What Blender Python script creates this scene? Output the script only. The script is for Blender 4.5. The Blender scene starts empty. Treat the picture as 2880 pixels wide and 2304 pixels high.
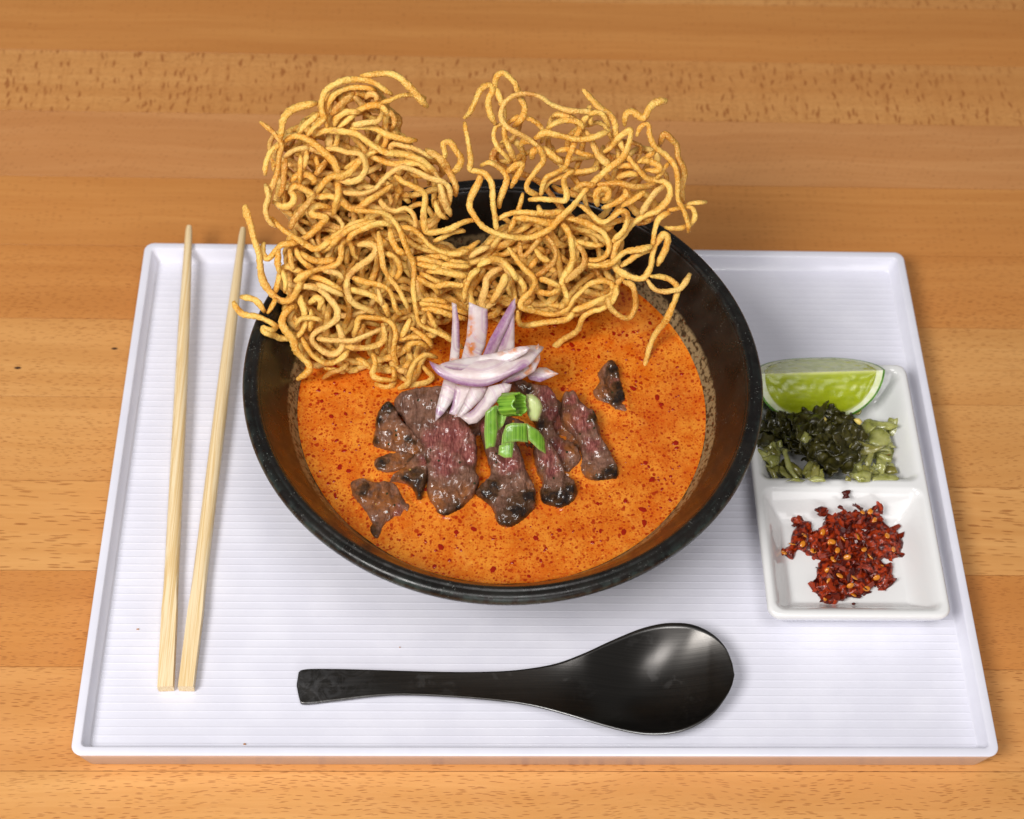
import bpy, math, random
import numpy as np
from mathutils import Vector, noise as mn
from mathutils.geometry import delaunay_2d_cdt
from mathutils.kdtree import KDTree
random.seed(7); rng = np.random.default_rng(7)
S = bpy.context.scene
COL = S.collection
R = math.radians

# ------------------------------------------------------------------ camera, light, exposure
F = 4661.45                                             # focal length in photo pixels (2880 wide)
CAM = np.array([-.0378, -.4046, .6459])
rx = np.array([.9993, -.0139, .0357]); uy = np.array([-.0090, .8214, .5702]); fw = np.array([.0372, .5701, -.8207])
fw /= np.linalg.norm(fw); rx -= fw*(rx@fw); rx /= np.linalg.norm(rx); uy = np.cross(rx, fw) * 1.0
if uy[2] < 0: uy = -uy
cd = bpy.data.cameras.new('camera'); cam = bpy.data.objects.new('camera', cd); COL.objects.link(cam)
from mathutils import Matrix
cam.matrix_world = Matrix(((rx[0], uy[0], -fw[0], CAM[0]), (rx[1], uy[1], -fw[1], CAM[1]), (rx[2], uy[2], -fw[2], CAM[2]), (0, 0, 0, 1)))
cd.sensor_width = 36; cd.lens = 36*F/2880; cd.clip_start = .01; cd.clip_end = 50
cd.dof.use_dof = True; cd.dof.focus_distance = .70; cd.dof.aperture_fstop = 11
S.camera = cam
W = bpy.data.worlds.new('World'); S.world = W; W.use_nodes = True
W.node_tree.nodes['Background'].inputs[0].default_value = (1, .96, .92, 1)
W.node_tree.nodes['Background'].inputs[1].default_value = .15
def area(name, loc, target, size, power, col=(1, 1, 1)):
    l = bpy.data.lights.new(name, 'AREA'); l.size = size; l.energy = power; l.color = col; l.shape = 'DISK'
    o = bpy.data.objects.new(name, l); COL.objects.link(o); o.location = loc
    o.rotation_euler = (Vector(target)-Vector(loc)).to_track_quat('-Z', 'Y').to_euler(); return o
area('key_softbox', (-.62, -.62, 1.10), (0, .02, .04), .50, 15.2, (1, .975, .95))
area('overhead_softbox', (.14, -.55, 1.45), (.02, .05, 0), .52, 7.2, (1, .98, .97))
area('front_fill', (.15, -1.5, .55), (0, 0, 0), .9, 5.5, (1, .97, .97))  # unseen fill lamp, added to brighten the tray's front face and the noodles
S.view_settings.view_transform = 'Standard'; S.view_settings.look = 'None'; S.view_settings.exposure = 0; S.view_settings.gamma = 1
S.cycles.use_denoising = True

# ------------------------------------------------------------------ helpers
CR = {'A': (620, 160, 3.08), 'B': (1240, 160, 2.695), 'C': (620, 560, 3.08), 'D': (1200, 640, 2.695), 'E': (900, 1000, 2.3956),
      'G': (2080, 960, 3.369), 'H': (2080, 1340, 3.369), 'S': (780, 1700, 1.54), 'Z': (0, 0, 1/1.3358)}
def px(tag, s):
    ox, oy, k = CR[tag]
    return np.array([[ox+float(a)/k, oy+float(b)/k] for a, b in (t.split(',') for t in s.split())])
def ray(p):
    p = np.atleast_2d(p)
    d = fw + (p[:, :1]-1440)/F*rx - (p[:, 1:2]-1152)/F*uy
    return d/np.linalg.norm(d, axis=1, keepdims=True)
def on_z(p, z):
    d = ray(p); return CAM + d*((z-CAM[2])/d[:, 2])[:, None]
def on_plane(p, pt, n):
    d = ray(p); return CAM + d*(((np.asarray(pt)-CAM)@n)/(d@n))[:, None]
def lin(c):                                             # sRGB 0-255 to linear
    return tuple(((v/255+.055)/1.055)**2.4 if v > 10 else v/255/12.92 for v in c)
def obj(name, verts, faces, mat, parent=None, smooth=True, attrs=None):
    me = bpy.data.meshes.new(name)
    me.from_pydata([tuple(v) for v in verts], [], [tuple(int(i) for i in f) for f in faces]); me.update()
    if smooth: me.polygons.foreach_set('use_smooth', [True]*len(me.polygons))
    for k, v in (attrs or {}).items():
        a = me.attributes.new(k, 'FLOAT', 'POINT'); a.data.foreach_set('value', np.asarray(v, dtype=np.float32))
    me.materials.append(mat)
    o = bpy.data.objects.new(name, me); COL.objects.link(o)
    if parent: o.parent = parent
    return o
def tag(o, label=None, cat=None, group=None, kind=None):
    for k, v in (('label', label), ('category', cat), ('group', group), ('kind', kind)):
        if v: o[k] = v
    return o
def empty(name, loc, label, cat, group=None):
    o = bpy.data.objects.new(name, None); COL.objects.link(o); o.location = loc; o.empty_display_size = .01
    return tag(o, label, cat, group)
def local(v, root): return np.asarray(v) - np.array(root.location)
def cat_rom(p, step, closed=False):
    p = np.asarray(p, float); n = len(p); out = []
    m = n if closed else n-1
    for i in range(m):
        if closed: a, b, c, d = p[i-1], p[i], p[(i+1) % n], p[(i+2) % n]
        else: a, b, c, d = p[max(i-1, 0)], p[i], p[i+1], p[min(i+2, n-1)]
        k = max(1, int(np.linalg.norm(c-b)/step))
        for t in np.arange(k)/k:
            out.append(.5*(2*b+(c-a)*t+(2*a-5*b+4*c-d)*t*t+(3*b-a-3*c+d)*t**3))
    if not closed: out.append(p[-1])
    return np.array(out)
def N3(v, s, seed=0): return mn.noise(Vector((v[0]*s+seed*7.3, v[1]*s-seed*3.1, v[2]*s+seed*1.7)))

# ---- node helpers
class NT:
    def __init__(s, name):
        s.m = bpy.data.materials.new(name); s.m.use_nodes = True; s.t = s.m.node_tree; s.b = s.t.nodes['Principled BSDF']
    def n(s, typ, **kw):
        x = s.t.nodes.new(typ)
        for k, v in kw.items():
            if k.startswith('i_'):
                key = k[2:]; key = int(key) if key.isdigit() else key.replace('_', ' ')
                s.put(x.inputs[key], v)
            else: setattr(x, k, v)
        return x
    def put(s, sock, v):
        if isinstance(v, bpy.types.NodeSocket): s.t.links.new(v, sock)
        elif isinstance(v, bpy.types.Node): s.t.links.new(v.outputs[0], sock)
        else:
            if isinstance(v, tuple) and len(v) == 3 and sock.type == 'RGBA': v = v+(1,)
            sock.default_value = v
    def coord(s, which='Object'): return s.n('ShaderNodeTexCoord').outputs[which]
    def attr(s, name): return s.n('ShaderNodeAttribute', attribute_name=name).outputs['Fac']
    def mapping(s, vec, scale=(1, 1, 1), rot=(0, 0, 0), loc=(0, 0, 0)):
        x = s.n('ShaderNodeMapping'); s.put(x.inputs[0], vec); s.put(x.inputs['Scale'], scale); x.inputs['Rotation'].default_value = rot; s.put(x.inputs['Location'], loc); return x.outputs[0]
    def noise(s, vec, scale, detail=3, rough=.55, dist=0):
        x = s.n('ShaderNodeTexNoise'); s.put(x.inputs['Vector'], vec); x.inputs['Scale'].default_value = scale; x.inputs['Detail'].default_value = detail; x.inputs['Roughness'].default_value = rough; x.inputs['Distortion'].default_value = dist; return x.outputs[0]
    def voro(s, vec, scale, out='Distance'):
        x = s.n('ShaderNodeTexVoronoi'); s.put(x.inputs['Vector'], vec); x.inputs['Scale'].default_value = scale; return (x.outputs['Distance'], x.outputs['Color'])
    def ramp(s, fac, a, b, c0=0., c1=1.):
        x = s.n('ShaderNodeMapRange'); x.interpolation_type = 'SMOOTHSTEP'; s.put(x.inputs[0], fac); x.inputs[1].default_value = a; x.inputs[2].default_value = b; x.inputs[3].default_value = c0; x.inputs[4].default_value = c1; return x.outputs[0]
    def math(s, op, a, b=0.):
        x = s.n('ShaderNodeMath', operation=op); s.put(x.inputs[0], a); s.put(x.inputs[1], b); return x.outputs[0]
    def mix(s, f, a, b, mode='MIX'):
        x = s.n('ShaderNodeMix', data_type='RGBA', blend_type=mode); s.put(x.inputs[0], f); s.put(x.inputs[6], a); s.put(x.inputs[7], b); return x.outputs[2]
    def bump(s, h, strength=.3, dist=.001, normal=None):
        x = s.n('ShaderNodeBump'); s.put(x.inputs['Height'], h); x.inputs['Strength'].default_value = strength; x.inputs['Distance'].default_value = dist
        if normal: s.put(x.inputs['Normal'], normal)
        return x.outputs[0]
    def set(s, **kw):
        for k, v in kw.items(): s.put(s.b.inputs[k.replace('_', ' ')], v)
        return s.m

# ------------------------------------------------------------------ table of beech staves
def wood(i, c, tilt=0., fleck=1., dens=.5, ray=0., streak=.5, pores=0.):
    t = NT('beech_stave'); co = t.coord()
    co = t.mapping(co, loc=(i*1.37, i*.71, 0))
    wob = t.noise(co, 9, 2)
    w2 = t.n('ShaderNodeVectorMath', operation='ADD'); t.put(w2.inputs[0], co)
    cmb = t.n('ShaderNodeCombineXYZ'); t.put(cmb.inputs[1], t.math('MULTIPLY', t.math('SUBTRACT', wob, .5), 0.010*streak)); t.put(w2.inputs[1], cmb.outputs[0])
    base = w2.outputs[0]
    g = t.noise(t.mapping(base, scale=(2.2, 60, 1)), 1.0, 4, .6)
    g2 = t.noise(t.mapping(base, scale=(12, 420, 1), rot=(0, 0, tilt*.5)), 1.0, 3, .6)
    blot = t.noise(t.mapping(co, scale=(5, 22, 1)), 1, 3)
    dark = tuple(v*f for v, f in zip(c, (.90, .83, .74))); lite = tuple(min(1, v*f) for v, f in zip(c, (1.07, 1.10, 1.13)))
    col = t.mix(t.ramp(g, .3, .7), dark, lite)
    col = t.mix(t.ramp(g2, .35, .75, 0, .55), col, tuple(v*f for v, f in zip(c, (.88, .8, .7))))
    col = t.mix(t.ramp(blot, .4, .75, 0, .35), col, tuple(v*f for v, f in zip(c, (1.0, .9, .78))))
    # short pore flecks
    fl = t.mapping(base, scale=(1/(.0046*fleck), 1/(.00056*fleck), 1), rot=(0, 0, tilt))
    d, cc = t.voro(fl, 1.0)
    sep = t.n('ShaderNodeSeparateColor'); t.put(sep.inputs[0], cc)
    gate = t.ramp(sep.outputs[0], 1-dens-.05, 1-dens+.05)
    mod = t.ramp(t.noise(t.mapping(co, scale=(9, 30, 1)), 1, 2), .35, .6, .6, 1.)
    f = t.math('MULTIPLY', t.math('MULTIPLY', t.ramp(d, .40, .22), gate), mod)
    col = t.mix(t.math('MULTIPLY', f, .66), col, tuple(v*f_ for v, f_ in zip(c, (.44, .27, .15))))
    if ray:                                             # ray-fleck figure of a quarter-sawn stave
        dv_ = t.n('ShaderNodeTexNoise'); t.put(dv_.inputs['Vector'], co); dv_.inputs['Scale'].default_value = 90
        dsc = t.n('ShaderNodeVectorMath', operation='SCALE'); t.put(dsc.inputs[0], dv_.outputs['Color']); dsc.inputs['Scale'].default_value = .006
        dad = t.n('ShaderNodeVectorMath', operation='ADD'); t.put(dad.inputs[0], base); t.put(dad.inputs[1], dsc.outputs[0])
        rv = t.mapping(dad.outputs[0], scale=(1/.0021, 1/.0085, 1), rot=(0, 0, -.12))
        d2, c2 = t.voro(rv, 1.0); s2 = t.n('ShaderNodeSeparateColor'); t.put(s2.inputs[0], c2)
        lf = t.noise(t.mapping(co, scale=(2.2, 9, 1)), 1, 2)
        f2 = t.math('MULTIPLY', t.math('MULTIPLY', t.ramp(d2, .46, .22), t.ramp(s2.outputs[1], .45, .53)), t.ramp(lf, .3, .5, .3, 1))
        col = t.mix(t.math('MULTIPLY', f2, ray*.75), col, tuple(v*f_ for v, f_ in zip(c, (.50, .32, .2))))
        vs = t.noise(t.mapping(co, scale=(330, 12, 1)), 1, 2)
        col = t.mix(t.math('MULTIPLY', t.ramp(vs, .48, .7), .28*ray), col, tuple(v*f_ for v, f_ in zip(c, (.75, .62, .48))))
    if pores:                                           # a few dark pin knots
        d3, c3 = t.voro(t.mapping(co, scale=(28, 60, 1)), 1.0); s3 = t.n('ShaderNodeSeparateColor'); t.put(s3.inputs[0], c3)
        f3 = t.math('MULTIPLY', t.ramp(d3, .065, .03), t.ramp(s3.outputs[2], .80, .82))
        col = t.mix(f3, col, (.05, .02, .01))
    ro = t.ramp(t.noise(co, 60, 3), .3, .7, .34, .46)
    return t.set(Base_Color=col, Roughness=ro, Normal=t.bump(t.math('SUBTRACT', g2, t.math('MULTIPLY', f, .8)), .12, .0006), Coat_Weight=.25, Coat_Roughness=.25)
PY = .3354; PW = .04707; TZ = -.0055
gapm = NT('table_glue_line').set(Base_Color=(.06, .025, .010), Roughness=.7)
table = obj('table_top', [(x, y, z) for z in (-.045, -.0075) for x, y in ((-1.0, -.62), (1.0, -.62), (1.0, .85), (-1.0, .85))],
            [(3, 2, 1, 0), (4, 5, 6, 7), (0, 1, 5, 4), (1, 2, 6, 5), (2, 3, 7, 6), (3, 0, 4, 7)], gapm, smooth=False)
tag(table, 'orange beech butcher block table top of long staves', None, None, 'structure')
O1 = lin((206, 140, 74)); O2 = lin((212, 151, 87)); O3 = lin((205, 144, 88)); O4 = lin((215, 157, 92))
spec = {-2: (O1, .02, 1, .3), -1: (O2, .1, 1.2, .4), 0: (O1, 0, .8, .12), 1: (O2, .35, .8, .6), 2: (O3, .05, .7, .2), 3: (O1, 0, .8, .2), 4: (O1, .05, .9, .7), 5: (O4, .1, 1.0, .72),
        6: (O4, -.12, .9, .66), 7: (O4, .24, 2.1, .75), 8: (O1, .05, .9, .72), 9: (O2, .06, 1.15, .75), 10: (O4, -.1, 1.2, .75), 11: (O1, .1, 1, .4), 12: (O2, 0, 1, .4), 13: (O1, .1, 1, .4)}
for k in range(-12, 18):
    c, tl, fs, dn = spec.get(k, (O1 if k % 2 else O2, .1*(k % 3-1), 1, .4))
    y1 = PY-k*PW; y0 = y1-PW; g = .00013
    if y0 < -.62 or y1 > .86: continue
    m = wood(k, c, tl, fs, dn, ray={1: 1., -1: .8}.get(k, 0), streak=2.2 if k in (2, 6, 10) else .8, pores=.75 if k in (4, 5) else 0)
    dz = TZ+random.uniform(-.00004, .00004); b = .00003
    prof = [(y0+g, TZ-.003), (y0+g, dz-b), (y0+g+b, dz), (y1-g-b, dz), (y1-g, dz-b), (y1-g, TZ-.003)]
    vs = [(x, y-(y0+y1)/2, z) for x in (-.995, .995) for y, z in prof]; n = 6
    o = obj('stave', vs, [(j, j+1, j+1+n, j+n) for j in range(5)]+[(5, 4, 3, 2, 1, 0), (6, 7, 8, 9, 10, 11), (5, 0, 6, 11)], m, table, smooth=False)
    o.location = (0, (y0+y1)/2, 0)

# ------------------------------------------------------------------ tray
def rrect(hx, hy, r, n=8, c=(0, 0)):
    out = []
    for sx, sy, a0 in ((1, 1, 0), (-1, 1, 90), (-1, -1, 180), (1, -1, 270)):
        for i in range(n+1):
            a = R(a0+90*i/n); out.append((c[0]+sx*(hx-r)+r*math.cos(a), c[1]+sy*(hy-r)+r*math.sin(a)))
    return out
def loops(ls, closed=True, cap0=False, cap1=False):
    n = len(ls[0]); v = [p for l in ls for p in l]; f = []
    for i in range(len(ls)-1):
        for j in range(n):
            f.append((i*n+j, i*n+(j+1) % n, (i+1)*n+(j+1) % n, (i+1)*n+j))
    if cap0: f.append(tuple(range(n))[::-1])
    if cap1: f.append(tuple(range((len(ls)-1)*n, len(ls)*n)))
    return v, f
t = NT('white_tray_plastic'); co = t.coord()
tray_m = t.set(Base_Color=t.mix(t.ramp(t.noise(co, 45, 4), .35, .7), lin((224, 224, 236)), lin((230, 230, 241))), Roughness=.12, Specular_IOR_Level=.5,
               Normal=t.bump(t.noise(co, 900, 2), .02, .0003))
tray = empty('serving_tray', (0, 0, 0), 'white rectangular plastic tray with ribbed floor lying on the wooden table', 'tray')
HX, HY = .190, .1354
def L(hx, hy, r, z): return [(x, y, z) for x, y in rrect(hx, hy, r)]
v, f = loops([L(HX-.0045, HY-.0045, .003, TZ+.0012), L(HX-.0036, HY-.0036, .0036, TZ+.0001), L(HX-.0028, HY-.0028, .0040, TZ+.0008), L(HX-.0001, HY-.0001, .0046, .0102), L(HX, HY, .0047, .0106), L(HX-.0002, HY-.0002, .0046, .01095), L(HX-.0006, HY-.0006, .0043, .0111),
              L(HX-.0033, HY-.0033, .0026, .0111), L(HX-.0037, HY-.0037, .0023, .01095), L(HX-.0040, HY-.0040, .0021, .0104), L(HX-.0056, HY-.0056, .0026, .0036), L(HX-.0066, HY-.0066, .0022, .0029), L(HX-.0085, HY-.0085, .0018, .0028)])
obj('rim', v, f, tray_m, tray)
ys = []; pitch = .00366; y = -HY+.0062; yend = HY-.0062; ys.append((y, .0030))
yc = y+.0022
while yc < yend-.001:
    for d in (-.0007, -.00038, -.00026, -.00014, 0, .00014, .00026, .00038, .0007): ys.append((yc+d, .0030+.00011*math.exp(-(d/.00028)**2)))
    yc += pitch
ys.append((yend, .0030))
xs = [-HX+.0062, -.1, 0, .1, HX-.0062]
v = [(x, yy, z) for yy, z in ys for x in xs]; n = 5
obj('ribbed_floor', v, [(i*n+j, i*n+j+1, (i+1)*n+j+1, (i+1)*n+j) for i in range(len(ys)-1) for j in range(n-1)], tray_m, tray)

# ------------------------------------------------------------------ bowl
BX, BY = -.0151, .0095; FLOOR = .0033
def lathe(prof, n=160, close=False):
    ls = [[(r*math.cos(2*math.pi*j/n), r*math.sin(2*math.pi*j/n), z) for j in range(n)] for r, z in prof]
    if close: ls.append(ls[0])
    return loops(ls)
t = NT('dark_stoneware'); co = t.coord(); sx = t.n('ShaderNodeSeparateXYZ'); t.put(sx.inputs[0], co)
ang = co
sp = t.voro(co, 900)[0]; sp2 = t.noise(co, 70, 4)
base = t.mix(t.ramp(sp2, .35, .7), (.008, .0062, .0045), (.018, .014, .010))
base = t.mix(t.math('MULTIPLY', t.ramp(sp, .16, .08), t.ramp(t.noise(co, 160, 2), .5, .62)), base, (.22, .21, .18))
zz = t.math('ADD', sx.outputs[2], t.math('MULTIPLY', t.math('SUBTRACT', t.noise(co, 120, 4), .5), .0026))
film = t.math('MULTIPLY', t.ramp(zz, .0606-FLOOR, .0588-FLOOR), t.ramp(zz, .030, .040))
fcol = t.mix(t.ramp(t.noise(co, 520, 3), .45, .62), (.30, .22, .11), (.045, .028, .012))
fcol = t.mix(t.ramp(t.voro(co, 420)[0], .22, .12), fcol, (.16, .03, .006))
bowl_m = t.set(Base_Color=t.mix(t.math('MULTIPLY', film, .85), base, fcol), Roughness=t.ramp(t.noise(co, 130, 3), .3, .7, .24, .4), Normal=t.bump(t.noise(co, 330, 3), .1, .0006))
t = NT('stoneware_rim'); co = t.coord(); sx = t.n('ShaderNodeSeparateXYZ'); t.put(sx.inputs[0], co)
base = t.mix(t.ramp(t.noise(co, 60, 4), .35, .7), (.006, .005, .0048), (.015, .0125, .011))
base = t.mix(t.math('MULTIPLY', t.ramp(t.voro(co, 1000)[0], .2, .1), t.ramp(t.noise(co, 140, 2), .48, .6)), base, (.22, .23, .21))
wear = t.math('MULTIPLY', t.attr('edge'), t.ramp(t.noise(co, 220, 4), .42, .62))
rim_m = t.set(Base_Color=t.mix(wear, base, (.028, .040, .036)), Roughness=t.ramp(t.noise(co, 200, 3), .3, .7, .22, .38), Specular_IOR_Level=.4, Normal=t.bump(t.noise(co, 420, 3), .14, .0006))
bowl = empty('soup_bowl', (BX, BY, FLOOR), 'large black stoneware bowl of orange curry soup in the middle of the tray', 'bowl')
zf = FLOOR
prof = [(.0001, .0085), (.02, .0085), (.036, .010), (.050, .015), (.064, .024), (.076, .0345), (.0845, .044), (.0885, .0495), (.0915, .0545), (.0955, .062), (.1002, .0690), (.1026, .0735), (.1035, .0748), (.1052, .0748), (.1060, .0728), (.1052, .0690), (.1010, .0600), (.094, .049), (.084, .036), (.070, .0225), (.055, .0122), (.044, .0075), (.0415, .0062), (.0001, .0055)]
v, f = lathe([(r, z) for r, z in prof]); obj('body', v, f, bowl_m, bowl)
v, f = lathe([(.0385, .006), (.0395, .0008), (.0405, 0), (.043, 0), (.044, .0008), (.0448, .0085), (.043, .0095)]); obj('foot_ring', v, f, bowl_m, bowl)
rp = [(.1030, .0735), (.1034, .0750), (.1040, .0758), (.1048, .0761), (.1056, .0761), (.1061, .0757), (.1066, .0757), (.1073, .0761), (.1086, .0759), (.1095, .0752), (.1101, .0742), (.1103, .0730), (.1100, .0716), (.1092, .0706), (.1078, .0702), (.1062, .0704), (.1050, .0710)]
ed = [0, .2, .3, 0, 0, .3, .1, .1, .3, .8, .9, 1, 1, .8, .3, 0, 0]
n = 192; v, f = lathe(rp, n, True)
rimo = obj('rim', v, f, rim_m, bowl, attrs={'edge': np.repeat(ed+[0], n)})

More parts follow.
